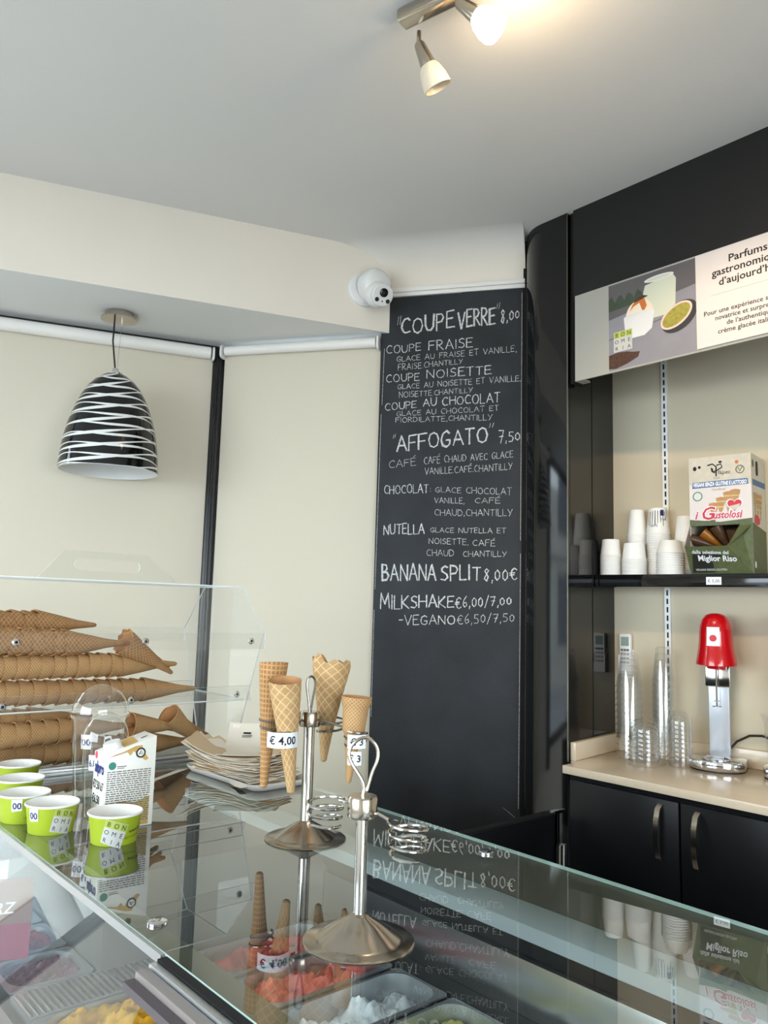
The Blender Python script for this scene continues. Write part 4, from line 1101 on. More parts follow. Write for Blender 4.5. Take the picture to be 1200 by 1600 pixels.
MB().box(0.912, 0.926, YN, 1.735, 0.75, 0.832).build('middle_bar', 'steel_matte', dc, bevel=.001)
MB().box(0.50, 1.26, 2.004, 2.36, 1.02, G - .001).build('end_plinth', 'case_deck', dc, bevel=.002)
MB().box(0.50, 1.145, 1.994, 2.006, G + .0005, G + 0.020).box(0.50, 1.145, 1.985, 1.994, G + .0005, G + .009).build('end_rail', 'alu', dc, bevel=.001)
for x, y in ((1.096, 0.967), (0.505, 1.019), (1.096, 1.86), (0.505, 1.86)):
    MB().lathe([(0.013, 0.0003), (0.013, .003), (.010, .0045), (.0005, .0045)], 24, T=Matrix.Translation((x, y, G))).build('glass_stud', 'chrome', dc)
led = bpy.data.lights.new('case_led', 'AREA'); led.shape = 'RECTANGLE'; led.size = 0.03; led.size_y = 1.4; led.energy = 2.5; led.color = (0.88, 0.95, 1.0)
lo = bpy.data.objects.new('case_led', led); COL.objects.link(lo); lo.location = (0.955, 0.72, G - 0.036)

def gelato_pan(x0, y0, m, label, low=-0.03, amp=0.02, seed=0, L=0.335, W=0.158):
    t = thing('gelato_pan', label, 'gelato pan', (x0 + L / 2, y0 + W / 2, 0.83), 0, None)
    o = rrect(-L / 2, L / 2, -W / 2, W / 2, 0.012, 4); n = len(o)
    i1 = rrect(-L / 2 + .010, L / 2 - .010, -W / 2 + .009, W / 2 - .009, 0.045, 4)
    i2 = rrect(-L / 2 + .016, L / 2 - .016, -W / 2 + .014, W / 2 - .014, 0.042, 4)
    rings = [(o, -.003), (o, 0.0), (i1, 0.001), (i2, -.118)]
    v = [(a, b_, z) for r, z in rings for a, b_ in r]
    f = [(k * n + i, k * n + (i + 1) % n, (k + 1) * n + (i + 1) % n, (k + 1) * n + i) for k in range(3) for i in range(n)]
    f.append(tuple(3 * n + i for i in range(n)))
    MB().add(v, f, 0, True).build('steel_tray', 'steel_matte', t, angle=30)
    nx, ny = 56, 28; vv = []; ff = []
    a_, b_ = L / 2 - .0115, W / 2 - .0105
    for j in range(ny + 1):
        for i in range(nx + 1):
            s, q = i / nx * 2 - 1, j / ny * 2 - 1
            x = a_ * s * math.sqrt(1 - .13 * q * q); y = b_ * q * math.sqrt(1 - .16 * s * s * s * s)
            e = max(abs(s), abs(q)) ** 6
            P = Vector((x * 16 + seed * 7.3, y * 26 + seed * 3.1, seed))
            h = noise.noise(P) * 1.1 + 0.55 * abs(noise.noise(P * 2.3)) + .28 * noise.noise(P * 5.1) + .12 * noise.noise(P * 11)
            vv.append((x, y, min(.030, low + amp * h * (1 - .55 * e) - .006 * e)))
    for j in range(ny):
        for i in range(nx):
            k = j * (nx + 1) + i
            ff.append((k, k + 1, k + nx + 2, k + nx + 1))
    MB().add(vv, ff, 0, True).build('gelato', m, t, angle=60)
    return t
gelato_pan(0.932, 1.555, 'gelato_red', 'rear steel pan of deep red gelato nearest the case end', -.02, .028, 1)
gelato_pan(0.932, 1.385, 'gelato_pink', 'rear steel pan of rough pink gelato under the cone stand', -.026, .036, 2)
gelato_pan(0.932, 1.215, 'gelato_white', 'rear steel pan of white gelato right of the pink one', -.040, .036, 3)
gelato_pan(0.932, 1.045, 'gelato_pistachio', 'rear steel pan of pale green gelato at the bottom picture edge', -.03, .026, 4)
gelato_pan(0.932, 0.875, 'gelato_cream', 'rear steel pan of cream gelato beyond the pale green one', -.02, .026, 5)
gelato_pan(0.560, 1.470, 'gelato_yellow', 'front steel pan of amber yellow gelato at lower left', -.010, .030, 6)
gelato_pan(0.560, 1.300, 'gelato_lemon', 'front steel pan of bright lemon gelato at bottom edge', -.004, .022, 7)
gelato_pan(0.560, 1.760, 'gelato_purple', 'front steel pan of dark purple gelato behind sloped glass', -.012, .022, 8, L=0.175)
gelato_pan(0.560, 1.930, 'gelato_red', 'front steel pan of red gelato beside the brown flavour sign', -.01, .02, 9, L=0.175)
gelato_pan(0.560, 2.100, 'gelato_cream', 'front steel pan of cream gelato behind the brown flavour sign', -.01, .02, 10, L=0.175)
lou = MB().box(0.560, 0.895, 1.634, 1.754, 0.815, 0.829)
for k in range(26): lou.box(0.566 + k * .0126, 0.571 + k * .0126, 1.642, 1.748, 0.8292, 0.8305, mi=1)
lou.build('louvred_strip', ['steel_matte', 'steel_dark'], dc)
tg = thing('flavour_sign', 'small brown and rose flavour sign standing in the front row', 'sign', (0.585, 1.915, 0.835), math.radians(-22))
MB().box(-0.10, 0.055, 0.0, 0.003, 0.075, 0.170).build('upper_card', 'tag_brown', tg)
MB().box(-0.10, 0.055, 0.0, 0.003, 0.0, 0.075).build('lower_card', 'tag_rose', tg)
mb = MB(); put_text(mb, 'TRZ', .034, -0.045, .098, -.0006, shear=.2, bold=.0004); put_text(mb, 'gelato', .016, -.03, .142, -.0006, shear=.2) if 0 else None
mb.build('sign_lettering', 'sign_white', tg)

# ------------------------------------------------------------------ acrylic cone display
BX0, BX1, BY = 0.492, 1.192, 2.100
ab = thing('cone_display', 'clear acrylic hexagonal display box filled with ice cream cones', 'display box', (0, 0, 0))
hexp = [(BY - .100, G + .002), (BY + .100, G + .002), (BY + .233, 1.545), (BY + .115, 1.672), (BY - .115, 1.672), (BY - .233, 1.545)]
def plate(x):
    n = 6; mi = [0, 0] + [1] * n
    b = MB(); b.prism(hexp, x - .002, x + .002, 'x', mi=0, side_mi=1); return b.build('end_plate', ['acrylic', 'acrylic_edge'], ab)
plate(BX1 - .002); plate(BX0 + .002)
def strip(y0, z0, y1, z1, name, th=.003):
    d = Vector((0, y1 - y0, z1 - z0)).normalized(); nn = Vector((0, -d.z, d.y)) * th
    v = [(BX0, y0, z0), (BX1, y0, z0), (BX1, y1, z1), (BX0, y1, z1)]
    w = [tuple(Vector(p) + nn) for p in v]
    MB().add(v + w, [(0, 1, 2, 3), (7, 6, 5, 4), (0, 4, 5, 1), (1, 5, 6, 2), (2, 6, 7, 3), (3, 7, 4, 0)], [0, 0, 1, 1, 1, 1]).build(name, ['acrylic', 'acrylic_edge'], ab)
strip(BY - .237, 1.505, BY - .237, 1.547, 'front_rail')
strip(BY - .182, 1.362, BY - .168, 1.400, 'front_rail')
strip(BY + .150, 1.340, BY + .170, 1.385, 'rear_rail')
strip(BY + .237, 1.505, BY + .237, 1.547, 'rear_rail')
strip(BY - .14, 1.358, BY + .15, 1.358, 'inner_shelf')
strip(BY - .100, G + .002, BY + .100, G + .002, 'floor_sheet')
strip(BY - .115, 1.672, BY + .115, 1.672, 'lid_sheet')
# handle on the lid: a trapezoid with a rounded slot
o = [(0.652, 1.676), (1.046, 1.676), (0.944, 1.752), (0.715, 1.752)]
def seg(p, q, n): return [(p[0] + (q[0] - p[0]) * k / n, p[1] + (q[1] - p[1]) * k / n) for k in range(n)]
ou = seg(o[0], o[1], 16) + seg(o[1], o[2], 6) + seg(o[2], o[3], 12) + seg(o[3], o[0], 6)
import_c = (0.835, 1.716)
slot = rrect(0.745, 0.925, 1.700, 1.733, 0.0163, 5)
def polar(poly, a):
    best = None
    c = import_c; dx, dy = math.cos(a), math.sin(a)
    for (x0, y0), (x1, y1) in zip(poly, poly[1:] + poly[:1]):
        ex, ey = x1 - x0, y1 - y0; den = dx * ey - dy * ex
        if abs(den) < 1e-9: continue
        t_ = ((x0 - c[0]) * ey - (y0 - c[1]) * ex) / den; u_ = ((x0 - c[0]) * dy - (y0 - c[1]) * dx) / den
        if t_ > 0 and -1e-6 <= u_ <= 1 + 1e-6: best = t_
    return c[0] + dx * best, c[1] + dy * best
angs = sorted([math.atan2(p[1] - import_c[1], p[0] - import_c[0]) for p in slot + o])
n = len(angs); b = MB()
for y in (BY - .0015, BY + .0015):
    b.add([(polar(slot, a)[0], y, polar(slot, a)[1]) for a in angs] + [(polar(o, a)[0], y, polar(o, a)[1]) for a in angs],
          [((i, (i + 1) % n, n + (i + 1) % n, n + i) if y > BY else (n + i, n + (i + 1) % n, (i + 1) % n, i)) for i in range(n)], 0)
for poly, fl in ((o, 0), (slot, 1)):
    m_ = len(poly)
    b.add([(x, BY - .0015, z) for x, z in poly] + [(x, BY + .0015, z) for x, z in poly], [(i, (i + 1) % m_, m_ + (i + 1) % m_, m_ + i) for i in range(m_)], 1)
b.build('lid_handle', ['acrylic', 'acrylic_edge'], ab)
for x in (0.546, 0.847, 1.148):
    for y, z in ((BY - .2375, 1.526), (BY - .1765, 1.379)):
        T = Matrix.Translation((x, y, z)) @ Matrix.Rotation(PI / 2, 4, 'X')
        MB().lathe([(.0085, 0), (.0085, .002), (.006, .004), (.0005, .004)], 20, T=T).lathe([(.0035, .0041), (.0005, .0043)], 8, mi=1, T=T).build('rail_screw', ['chrome', 'gap_black'], ab)
T = Matrix.Translation((1.115, BY + .158, 1.362)) @ Matrix.Rotation(PI / 2, 4, 'X')
MB().lathe([(.008, 0), (.008, .002), (.006, .004), (.0005, .004)], 20, T=T).build('rail_screw', 'chrome', ab)

# ------------------------------------------------------------------ cones
def cone_geo(h, r_top, thick=.0022, slant=0.0, wave=0.0, prof=None, n=40, seam=0.0, waven=9):
    """open cone, tip at the origin, mouth at z h"""
    prof = prof or [(0.0030, 0.0), (0.0055, .004), (r_top * .35, h * .33), (r_top * .68, h * .66), (r_top, h)]
    fine = []
    for (a, c), (d, e) in zip(prof, prof[1:]):
        for k in range(3): fine.append((a + (d - a) * k / 3, c + (e - c) * k / 3))
    fine.append(prof[-1])
    def mod(r, z, a):
        k = max(0, (z / h)) ** 6
        return r * (1 + seam * .5 * (a / (2 * PI)) * min(1, z / h * 2)), z + k * (slant * math.cos(a) + wave * math.sin(waven * a) + wave * .7 * math.sin(4 * a + 1))
    b = MB().lathe(fine, n, 0, mod=mod)
    inner = [(max(.0006, r - thick), z + (.006 if i == 0 else 0)) for i, (r, z) in enumerate(fine)]
    b.lathe(inner[::-1], n, 1, mod=mod)
    # rim
    k = len(fine)
    v = []; f = []
    for i in range(n):
        a = 2 * PI * i / n
        for r, z in (fine[-1], inner[-1]):
            rr, zz = mod(r, z, a); v.append((rr * math.cos(a), rr * math.sin(a), zz))
    for i in range(n): f.append((2 * i, 2 * ((i + 1) % n), 2 * ((i + 1) % n) + 1, 2 * i + 1))
    b.add(v, f, 1, True)
    b.add([(fine[0][0] * math.cos(2 * PI * i / n), fine[0][0] * math.sin(2 * PI * i / n), fine[0][1]) for i in range(n)], [tuple(range(n))[::-1]], 0)
    return b
def aim(o, tip, top, spin=0.0):
    d = (Vector(top) - Vector(tip)).normalized()
    o.rotation_mode = 'QUATERNION'
    from mathutils import Quaternion
    o.rotation_quaternion = d.to_track_quat('Z', 'Y') @ Quaternion((0, 0, 1), spin)
    o.location = tip
proto = {}
def box_cone(kind, mouth, d, label, group=None, spin=None):
    """mouth centre, unit direction mouth -> tip"""
    if kind not in proto:
        if kind == 'wafer': mesh = cone_geo(.165, .0325, seam=.05); mm = ['wafer_cone', 'wafer']
        else: mesh = cone_geo(.165, .034, wave=.0035, seam=.10); mm = ['waffle_cone', 'wafer']
        o = mesh.build('ice_cream_cone', mm); proto[kind] = o
    else:
        o = dup(proto[kind])
    tag(o, label, 'cone')
    if group: o['group'] = group
    elif 'group' in o: del o['group']
    d = Vector(d).normalized(); mouth = Vector(mouth)
    aim(o, mouth + d * .165, mouth, random.uniform(0, 6) if spin is None else spin)
    return o
rows = [  # kind, y, z, first mouth x, count, spacing, dz per cone, label, group
    ('waffle', BY + .055, 1.560, 0.520, 6, .030, .000, 'waffle cone in the topmost nested row of the acrylic box', 'topmost cone row'),
    ('waffle', BY - .075, 1.522, 0.520, 8, .026, -.001, 'waffle cone in the nested row behind the upper front rail', 'upper rail cone row'),
    ('wafer', BY - .060, 1.458, 0.510, 13, .029, .000, 'waffle cone in the nested row between the two front rails', 'middle cone row'),
    ('wafer', BY - .035, 1.394, 0.520, 14, .032, -.0005, 'waffle cone in the nested row behind the lower front rail', 'lower rail cone row'),
    ('wafer', BY + .030, 1.318, 0.530, 5, .034, .000, 'pale cone in the short nested row under the lower rail', 'short cone row'),
    ('wafer', BY - .040, 1.290, 0.512, 8, .034, .001, 'pale cone in the nested row just above the box floor row', 'second lowest cone row'),
    ('wafer', BY + .010, 1.238, 0.530, 14, .034, -.0002, 'pale cone in the nested row on the box floor', 'floor cone row')]
for kind, y, z, x0, n, dx, dz, lb, gp in rows:
    for k in range(n):
        box_cone(kind, (x0 + k * dx, y + random.uniform(-.0015, .0015), z + dz * k + random.uniform(-.001, .001)), (1, random.uniform(-.02, .02), random.uniform(-.03, .0)), lb, gp)
box_cone('waffle', (0.858, BY - .085, 1.516), (.86, .02, -.50), 'waffle cone tilted downward behind the upper rail, mouth to the left')
box_cone('waffle', (0.885, BY - .010, 1.520), (.84, .05, -.46), 'waffle cone leaning behind the first tilted cone')
box_cone('wafer', (1.012, BY - .055, 1.318), (.72, .10, -.55), 'open pale cone lying askew, its round mouth up by the box end')
box_cone('wafer', (1.035, BY + .015, 1.300), (.85, .06, -.36), 'pale cone lying behind the open askew cone')
box_cone('wafer', (0.90, BY - .060, 1.300), (.95, .05, -.10), 'pale cone lying flat between the box rows with tip to the right')

# cones in the far stand
r_ = Vector((0.7538, -0.6566, 0)); f_ = Vector((0.655, 0.7557, 0))
cs = [('c1', (0.863, 1.312), 1.512, 1.277, -.010, 'tall slim sugar cone at the back left of the wire stand'),
      ('c2', (0.823, 1.214), 1.489, 1.290, .020, 'smooth pale sugar cone in the ring with the price tag'),
      ('c3', (0.945, 1.234), 1.520, 1.329, -.010, 'wide waffle cone with a ragged rim in the wire stand'),
      ('c4', (0.932, 1.139), 1.461, 1.308, -.0105, 'small flared wafer cone at the right of the wire stand')]
for nm, (x, y), zt, zb, dx, lb in cs:
    h = zt - zb
    if nm == 'c1': b = cone_geo(h, .0275, slant=.004, seam=.08, prof=[(.004, 0), (.007, .003), (.0125, h * .35), (.018, h * .58), (.0245, h * .85), (.0275, h)]); mm = ['sugar_cone', 'wafer']
    if nm == 'c2': b = cone_geo(h, .0300, slant=.006, seam=.10, prof=[(.004, 0), (.007, .003), (.0135, h * .35), (.0200, h * .6), (.0265, h * .85), (.0295, h)]); mm = ['waffle_pale', 'wafer']
    if nm == 'c3': b = cone_geo(h, .038, wave=.005, seam=.16, slant=.005, waven=7, prof=[(.003, 0), (.006, .003), (.014, h * .33), (.0235, h * .62), (.0315, h * .84), (.036, h)]); mm = ['waffle_pale', 'wafer']
    if nm == 'c4': b = cone_geo(h, .028, thick=.003, prof=[(.003, 0), (.005, .003), (.011, h * .35), (.0155, h * .56), (.0205, h * .60), (.0235, h * .86), (.0265, h * .92), (.0285, h)]); mm = ['wafer_cone', 'wafer']
    o = tag(b.build('ice_cream_cone', mm), lb, 'cone')
    top = Vector((x, y, zt)); tip = Vector((x, y, zb)) + r_ * dx
    aim(o, tip, top, 2.2 if nm == 'c3' else 3.6)

# ------------------------------------------------------------------ wire cone stands
def stand_base(t, rb, zc, tube_r=.0085):
    MB().lathe([(rb, 0.0), (rb + .001, .0015), (rb - .001, .003), (rb * .80, .0035), (rb * .74, .006), (rb * .40, .022), (rb * .17, .031), (rb * .13, .034), (.0005, .034)], 56).build('base', 'brushed', t, angle=50)
    MB().tube([(0, 0, .030), (0, 0, zc)], tube_r, 20).build('stem', 'steel', t, angle=50)
    MB().lathe([(.0005, zc - .012), (.0185, zc - .012), (.0195, zc - .010), (.0195, zc + .012), (.0180, zc + .015), (.0005, zc + .015)], 32).build('cap', 'brushed', t, angle=40)
far = thing('cone_stand', 'taller wire cone stand holding four filled cones', 'cone stand', (0.889, 1.223, G))
stand_base(far, .0735, .213, .0105)
def loop(w, zb, zt, d, open_=False):
    pts = []
    h = zt - zb
    P = [(-.002, 0), (-.004, .25), (-.5, .62), (-.5, .82), (-.22, .97), (.15, 1.0), (.45, .86), (.5, .66), (.30, .40), (.14, .12)] if open_ else [(-.05, 0), (-.25, .35), (-.5, .72), (-.42, .92), (0, 1.0), (.42, .92), (.5, .72), (.25, .35), (.05, 0)]
    out = []
    for k in range(len(P) - 1):
        for s in range(4):
            u = s / 4
            p0 = P[max(k - 1, 0)]; p1 = P[k]; p2 = P[k + 1]; p3 = P[min(k + 2, len(P) - 1)]
            q = [0.5 * ((2 * p1[i]) + (-p0[i] + p2[i]) * u + (2 * p0[i] - 5 * p1[i] + 4 * p2[i] - p3[i]) * u * u + (-p0[i] + 3 * p1[i] - 3 * p2[i] + p3[i]) * u ** 3) for i in (0, 1)]
            out.append(Vector((d.x * q[0] * w, d.y * q[0] * w, zb + h * q[1])))
    out.append(Vector((d.x * P[-1][0] * w, d.y * P[-1][0] * w, zb + h * P[-1][1])))
    return out
MB().tube(loop(.018, .226, .292, f_ * .6 + r_ * .8), .0022, 8).build('lifting_loop', 'steel_dark', far)
def coil(t, start, c, r, turns, drop, m='steel', wr=.0022, a_off=None, dirn=1):
    """wire arm from the stem that winds down around a cone"""
    c = Vector(c); s = Vector(start)
    a0 = math.atan2(s.y - c.y, s.x - c.x)
    pts = [s, s.lerp(c + Vector((r * math.cos(a0), r * math.sin(a0), 0)), .5)]
    N = int(22 * turns)
    for k in range(N + 1):
        a = a0 + dirn * 2 * PI * turns * k / N
        rr = r * (1 - .16 * k / N)
        pts.append(Vector((c.x + rr * math.cos(a), c.y + rr * math.sin(a), c.z - drop * k / N)))
    MB().tube(pts, wr, 8).build('wire_ring', m, t)
for (x, y), r, z, tr, dp, dr in (((0.863, 1.312), .0235, 1.412, 2.2, .028, 1), ((0.823, 1.214), .0235, 1.402, 2.1, .026, -1), ((0.945, 1.234), .0290, 1.415, 2.2, .030, -1), ((0.932, 1.139), .0215, 1.404, 2.2, .030, 1)):
    c = Vector((x - .889, y - 1.223, z - G)); st = Vector((c.x, c.y, 0)).normalized() * .017
    coil(far, (st.x, st.y, .215), c, r, tr, dp, 'steel_dark', .0021, None, dr)
def band(t, c, r, z0, z1, a_mid, a_half, txt, size, bold=.0003):
    def fn(p):
        a = p[0] / r + a_mid; rr = r - p[1]
        return Vector((c[0] + rr * math.cos(a), c[1] + rr * math.sin(a), p[2]))
    w = r * a_half
    b = MB(); quad(b, [(-w, 0, z0), (w, 0, z0), (w, 0, z1), (-w, 0, z1)], 0, fn, 14)
    o = b.build('price_label', 'label_white', t)
    b = MB(); put_text(b, txt, size, 0, z0 + (z1 - z0) * .25, -.0006, 'CENTER', bold, fn=fn); b.build('price_lettering', 'ink', o)
to_cam = lambda x, y: math.atan2(-y, -x)
band(far, (0.823 - .889, 1.214 - 1.223), .0285, .172, .199, to_cam(.823, 1.214) + .05, 1.25, '€ 4,00', .0195)
band(far, (0.932 - .889, 1.139 - 1.223), .0250, .172, .196, to_cam(.932, 1.139) + .12, 0.72, '€ 3', .0170)
band(far, (0.932 - .889, 1.139 - 1.223), .0190, .142, .166, to_cam(.932, 1.139) - .05, 0.72, '€ 3', .0170)
near = thing('cone_stand', 'shorter empty wire cone stand closest to the camera', 'cone stand', (0.683, 0.816, G))
stand_base(near, .0705, .164, .0078)
MB().tube(loop(.036, .176, .252, r_ , True), .0024, 10).build('lifting_loop', 'brushed', near)
coil(near, r_ * -.017 + Vector((0, 0, .170)), r_ * -.050 + f_ * .022 + Vector((0, 0, .170)), .0245, 3.1, .036, 'steel', .0021, None, 1)
coil(near, r_ * .017 + Vector((0, 0, .158)), r_ * .060 - f_ * .014 + Vector((0, 0, .151)), .0265, 3.4, .044, 'steel', .0021, None, 1)

# ------------------------------------------------------------------ paper tubs
def tub(x, y, label, face, price=None, web=False, price_a=-1.05, logo_a=0.0, rot=-0.30, rim=.0462):
    h = .051; rb = rim * .84
    t = thing('paper_tub', label, 'tub', (x, y, G + .0003), face + PI / 2)
    MB().lathe([(.0005, .003), (rb - .002, .003), (rb - .001, .0), (rb, .0), (rim - .001, h - .003)], 48).build('tub_wall', 'cup_green', t)
    MB().lathe([(rim - .001, h - .0035), (rim + .0012, h - .003), (rim + .0016, h - .001), (rim + .0006, h + .0005), (rim - .0012, h - .001), (rb - .002, .005), (.0005, .004)], 48).build('rim_and_lining', 'cup_white', t)
    fn = wrap_cup(rb, rim, h, 0)
    mb = MB()
    def fa(ang):
        return wrap_cup(rb, rim, h, ang)
    if logo_a is not None:
        logo(mb, -.0215, .0075, .0140, rot, 0.0, fa(logo_a)); mb.build('tub_logo', ['tile_green', 'tile_white', 'ink'], t)
    if price:
        g = fa(price_a)
        mb = MB(); quad(mb, [(-.011, 0, .024), (.009, 0, .026), (.009, 0, .047), (-.011, 0, .046)], 0, g, 6); lb = mb.build('price_label', 'label_white', t)
        mb = MB(); put_text(mb, price, .017, -.0005, .029, -.0008, 'CENTER', .0003, fn=g); mb.build('price_lettering', 'ink_blue', lb)
    if web:
        mb = MB(); put_text(mb, 'www.bonomeria.lu', .0088, 0, .020, -.0002, 'LEFT', .0001, fn=fa(web), rot=.10)
        put_text(mb, 'L-2227 Luxembourg', .0048, -.012, .010, -.0002, 'LEFT', fn=fa(web), rot=.10)
        mb.build('tub_lettering', 'ink', t)
    return t
tc_ = lambda x, y: math.atan2(-y, -x)
tub(0.605, 1.409, 'green paper tub nearest the oat drink carton, showing tilted letter logo', tc_(.605, 1.409), None, .62, logo_a=-.10)
tub(0.538, 1.536, 'green paper tub with price sticker and logo, left of the nearest tub', tc_(.543, 1.532), '00', None, -0.72, logo_a=.42, rot=-.22)
tub(0.520, 1.640, 'green paper tub at left edge with half-cut price sticker and web address', tc_(.52, 1.64), '00', .30, -0.25, logo_a=None)
tub(0.552, 1.775, 'green paper tub behind the one with web address, mostly hidden', tc_(.55, 1.775), None, False, logo_a=None)
tub(0.594, 1.930, 'farthest green paper tub standing before the acrylic cone box', tc_(.594, 1.93), None, False, logo_a=None)

# ------------------------------------------------------------------ clear domed cups
def domed(x, y, r, hc, hd, label, price, pz):
    t = thing('domed_cup', label, 'cup', (x, y, G + .0003), math.atan2(-y, -x) + PI / 2)
    MB().lathe([(.0005, .004), (r * .66, .003), (r * .68, .0), (r * .70, .006), (r * .93, hc - .008), (r * .95, hc - .006), (r * .97, hc)], 44).build('cup_body', 'clear_plastic', t)
    MB().lathe([(r, hc - .006), (r * 1.02, hc - .003), (r * 1.02, hc + .002), (r * .95, hc + .005)] + [(r * .95 * math.cos(a), hc + .005 + hd * math.sin(a)) for a in [PI / 2 * k / 12 for k in range(1, 13)]], 44).build('dome_lid', 'clear_plastic', t)
    fn = wrap_cup(r * .70, r * .95, hc, -.45)
    b = MB(); quad(b, [(-.012, 0, pz), (.012, 0, pz), (.012, 0, pz + .030), (-.012, 0, pz + .030)], 0, fn, 6); lb = b.build('price_label', 'label_white', t)
    b = MB(); put_text(b, price, .019, 0, pz + .008, -.0008, 'CENTER', .0003, fn=fn, fit=.021); b.build('price_lettering', 'ink_blue', lb)
domed(0.690, 1.722, .0615, .178, .058, 'larger clear cup with dome lid and price sticker, behind carton', '00', .112)
domed(0.652, 1.590, .0470, .142, .052, 'smaller clear domed cup directly behind the oat drink carton', '6.00', .092)

# ------------------------------------------------------------------ oat drink carton
ct = thing('drink_carton', 'open oat drink carton with white cap and handwritten prices', 'carton', (0.607, 1.472, G + .0003), math.radians(-3))
W_, D_, H0, H1 = .097, .064, .136, .166
MB().prism([(0, 0), (W_, 0), (W_, H1), (0, H0)], 0, D_, 'y').build('carton_body', 'carton_white', ct, bevel=.0015)
cp = MB().lathe([(.0165, 0), (.0165, .010), (.0155, .0125), (.0005, .0125)], 32, T=Matrix.Translation((.023, .030, H0 + .0075)) @ Matrix.Rotation(-math.atan2(H1 - H0, W_), 4, 'Y'))
cp.build('screw_cap', 'white_plastic', ct)
def cf(name, poly, m, d=.0004): return MB().prism(poly, -d - .0002, -d, 'y').build(name, m, ct)
cf('drip_print', [(.004, .131), (.030, .139), (.055, .149), (.068, .150), (.072, .138), (.082, .124), (.076, .121), (.066, .128), (.052, .140), (.046, .132), (.040, .139), (.018, .136)], 'carton_tan')
cf('printed_ground', [(.002, .003), (.088, .003), (.088, .055), (.06, .045), (.03, .05), (.002, .03)], 'carton_tan2', .0003)
ring_pts = arc(.066, .136, .0095, 0, 360, 20)[:-1]
cf('recycling_mark', ring_pts, 'ink', .0008); cf('recycling_mark_centre', arc(.066, .136, .0066, 0, 360, 18)[:-1], 'carton_white', .0010)
mb = MB(); put_text(mb, '&', .009, .066, .133, -.0014, 'CENTER') if 0 else mb.tube([(.062, -.0014, .133), (.066, -.0014, .140), (.070, -.0014, .134), (.064, -.0014, .135)], .0007, 6); mb.build('recycling_arrow', 'ink', ct)
cf('round_seal', arc(.013, .116, .0072, 0, 360, 20)[:-1], 'carton_green', .0006)
mb = MB()
rr = random.Random(11)
for k in range(24):
    z = .104 - k * .0040
    x = .004
    while x < .086:
        w = rr.uniform(.003, .011)
        mb.box(x, min(.088, x + w), -.0009, -.0007, z, z + .0018); x += w + .0016
mb.build('small_print', 'ink_grey', ct)
mb = MB(); mb.box(.022, .040, -.0009, -.0007, .113, .1145).box(.022, .036, -.0009, -.0007, .110, .1112); mb.build('seal_print', 'ink_grey', ct)
def lf(p): return (-.0006 + p[1], D_ - p[0], p[2])         # left face, read from back to front
mb = MB(); put_text(mb, 'alpro', .029, .010, .100, -.0002, 'LEFT', .0012, fn=lf, fit=.050); mb.build('brand_lettering', 'ink_navy', ct)
mb = MB(); put_text(mb, '€7,50 k7', .0215, .005, .070, -.0002, 'LEFT', .0004, fn=lf, fit=.056); put_text(mb, '€6,50', .0215, .005, .044, -.0002, 'LEFT', .0004, fn=lf, fit=.040); mb.build('price_lettering', 'ink', ct)
MB().prism(arc(D_ - .013, .130, .007, 0, 360, 16)[:-1], -.0006, -.0004, 'x').build('red_dot', 'carton_red', ct)
MB().prism([(.004, .004), (.060, .004), (.060, .030), (.035, .024), (.02, .034), (.004, .026)], -.0006, -.0004, 'x').build('side_print', 'carton_tan', ct)
def tf(p):                                                   # sloping top
    k = (H1 - H0) / W_
    return (p[0], p[2], H0 + k * p[0] + .0006 - p[1])
mb = MB(); quad(mb, [(.035, 0, .006), (.062, 0, .006), (.07, 0, .058), (.045, 0, .058)], 0, tf, 1); mb.build('top_print', 'carton_tan', ct)
mb = MB(); quad(mb, [(.074, 0, .02), (.086, 0, .02), (.086, 0, .026), (.074, 0, .026)], 0, tf, 1); mb.build('date_print', 'ink_grey', ct)

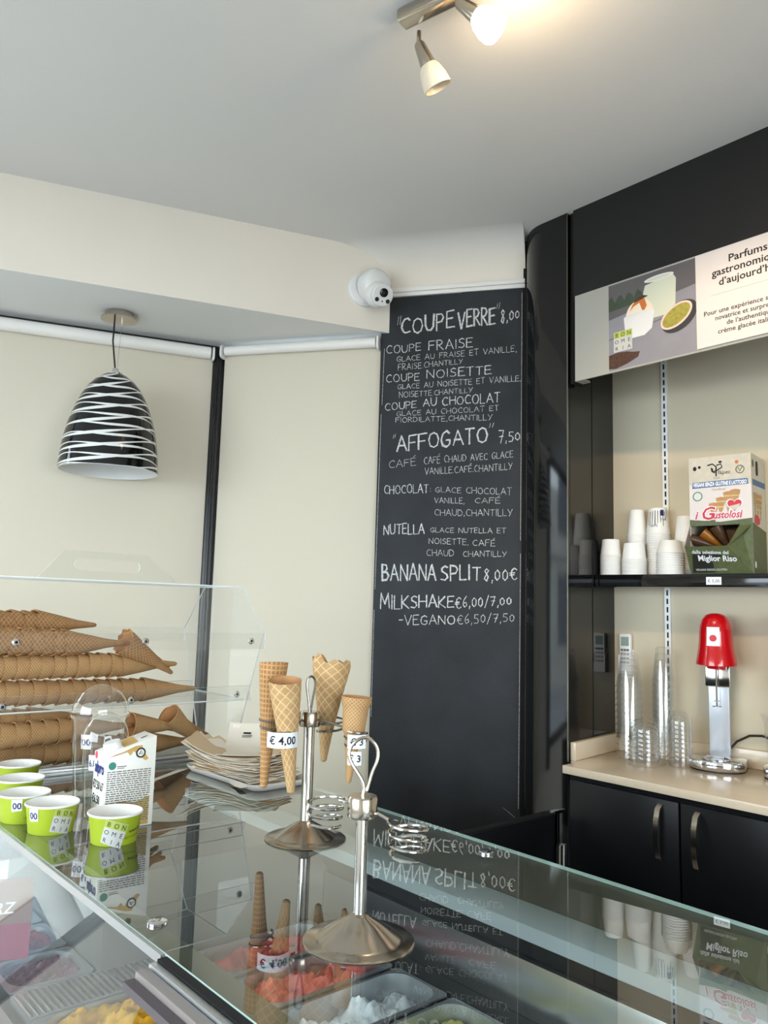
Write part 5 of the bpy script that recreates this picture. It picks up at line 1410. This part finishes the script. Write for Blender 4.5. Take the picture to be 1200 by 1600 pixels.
# ------------------------------------------------------------------ napkin tray
nt = thing('napkin_tray', 'white cardboard tray under a fanned heap of cone napkins', 'tray', (1.075, 1.735, G + .0003), math.radians(2))
tw, tl = .086, .165
tp = rrect(-tw, tw, -tl, tl, .03, 6)
n = len(tp); v = []
for k, (s, z) in enumerate(((.86, 0.0), (.90, .001), (1.0, .014), (1.0, .016), (.985, .0155), (.885, .003), (.86, .0025))):
    v += [(a * s if abs(a) > 0 else 0, (abs(b_) - (1 - s) * tw) * (1 if b_ > 0 else -1), z) for a, b_ in tp]
f = [(k * n + i, k * n + (i + 1) % n, (k + 1) * n + (i + 1) % n, (k + 1) * n + i) for k in range(6) for i in range(n)]
f += [tuple(range(n))[::-1], tuple(range(6 * n, 7 * n))]
MB().add(v, f, 0, True).build('tray_shell', 'tray_white', nt, angle=50)
def napkin_mesh(bend, seed):
    w, l = .058, .116; N = 12; v = []; f = []
    for s_, dz in ((0, 0), (1, .0010)):
        for i in range(N + 1):
            y = -l + 2 * l * i / N
            for k, x in enumerate((-w, -w * .35, w * .35, w)):
                z = bend * (abs(y) / l) ** 2.2 * (1.0 if y > 0 else .45) + .0035 * noise.noise(Vector((x * 30, y * 22, seed))) * (.4 + abs(y) / l) + dz
                e = .005 * noise.noise(Vector((y * 50, seed * 3, k)))
                v.append((x + e, y + (.008 * noise.noise(Vector((x * 60, seed, i // N))) if i in (0, N) else 0), z))
    st = (N + 1) * 4
    for i in range(N):
        for k in range(3):
            a = i * 4 + k
            f.append((a + st, a + 1 + st, a + 5 + st, a + 4 + st)); f.append((a + 4, a + 5, a + 1, a))
    for i in range(N):
        f.append((i * 4, i * 4 + st, i * 4 + 4 + st, i * 4 + 4)); f.append((i * 4 + 3, i * 4 + 7, i * 4 + 7 + st, i * 4 + 3 + st))
    f.append((0, 1, 1 + st, st)); f.append((1, 2, 2 + st, 1 + st)); f.append((2, 3, 3 + st, 2 + st))
    a = N * 4; f.append((a + st, a + 1 + st, a + 1, a)); f.append((a + 1 + st, a + 2 + st, a + 2, a + 1)); f.append((a + 2 + st, a + 3 + st, a + 3, a + 2))
    return MB().add(v, f, 0, True)
rr = random.Random(4)
NN = 32
for k in range(NN):
    q = k / (NN - 1)
    o = napkin_mesh(.005 + .034 * q * q + rr.uniform(-.003, .003), k * 1.7).build('paper_napkin', 'napkin_kraft' if k % 3 == 1 else 'napkin', None, angle=70)
    tag(o, 'thin folded cone napkin in the fanned heap on the white tray', 'napkin', 'cone napkins on the tray')
    o.location = (1.068 - .014 * q + rr.uniform(-.010, .010), 1.715 + .040 * q + rr.uniform(-.016, .016), G + .005 + k * .00155)
    o.rotation_euler = (math.radians(2 * q), math.radians(rr.uniform(-1, 1)), math.radians(4 + 30 * q + rr.uniform(-16, 16)))
topn = napkin_mesh(.040, 77).build('paper_napkin', 'napkin', None, angle=70)
tag(topn, 'topmost cone napkin with small dark print at its raised end', 'napkin')
topn.location = (1.095, 1.775, G + .057); topn.rotation_euler = (math.radians(5), 0, math.radians(-38))
mb = MB()
for (x0, x1, y0, y1) in ((-.018, .002, .080, .086), (-.020, .006, .073, .075), (-.020, .004, .068, .070)):
    mb.add([(x0, y0, .040 * (y0 / .116) ** 2.2 + .0030), (x1, y0, .040 * (y0 / .116) ** 2.2 + .0030), (x1, y1, .040 * (y1 / .116) ** 2.2 + .0030), (x0, y1, .040 * (y1 / .116) ** 2.2 + .0030)], [(0, 1, 2, 3)])
mb.build('napkin_print', 'ink', topn)
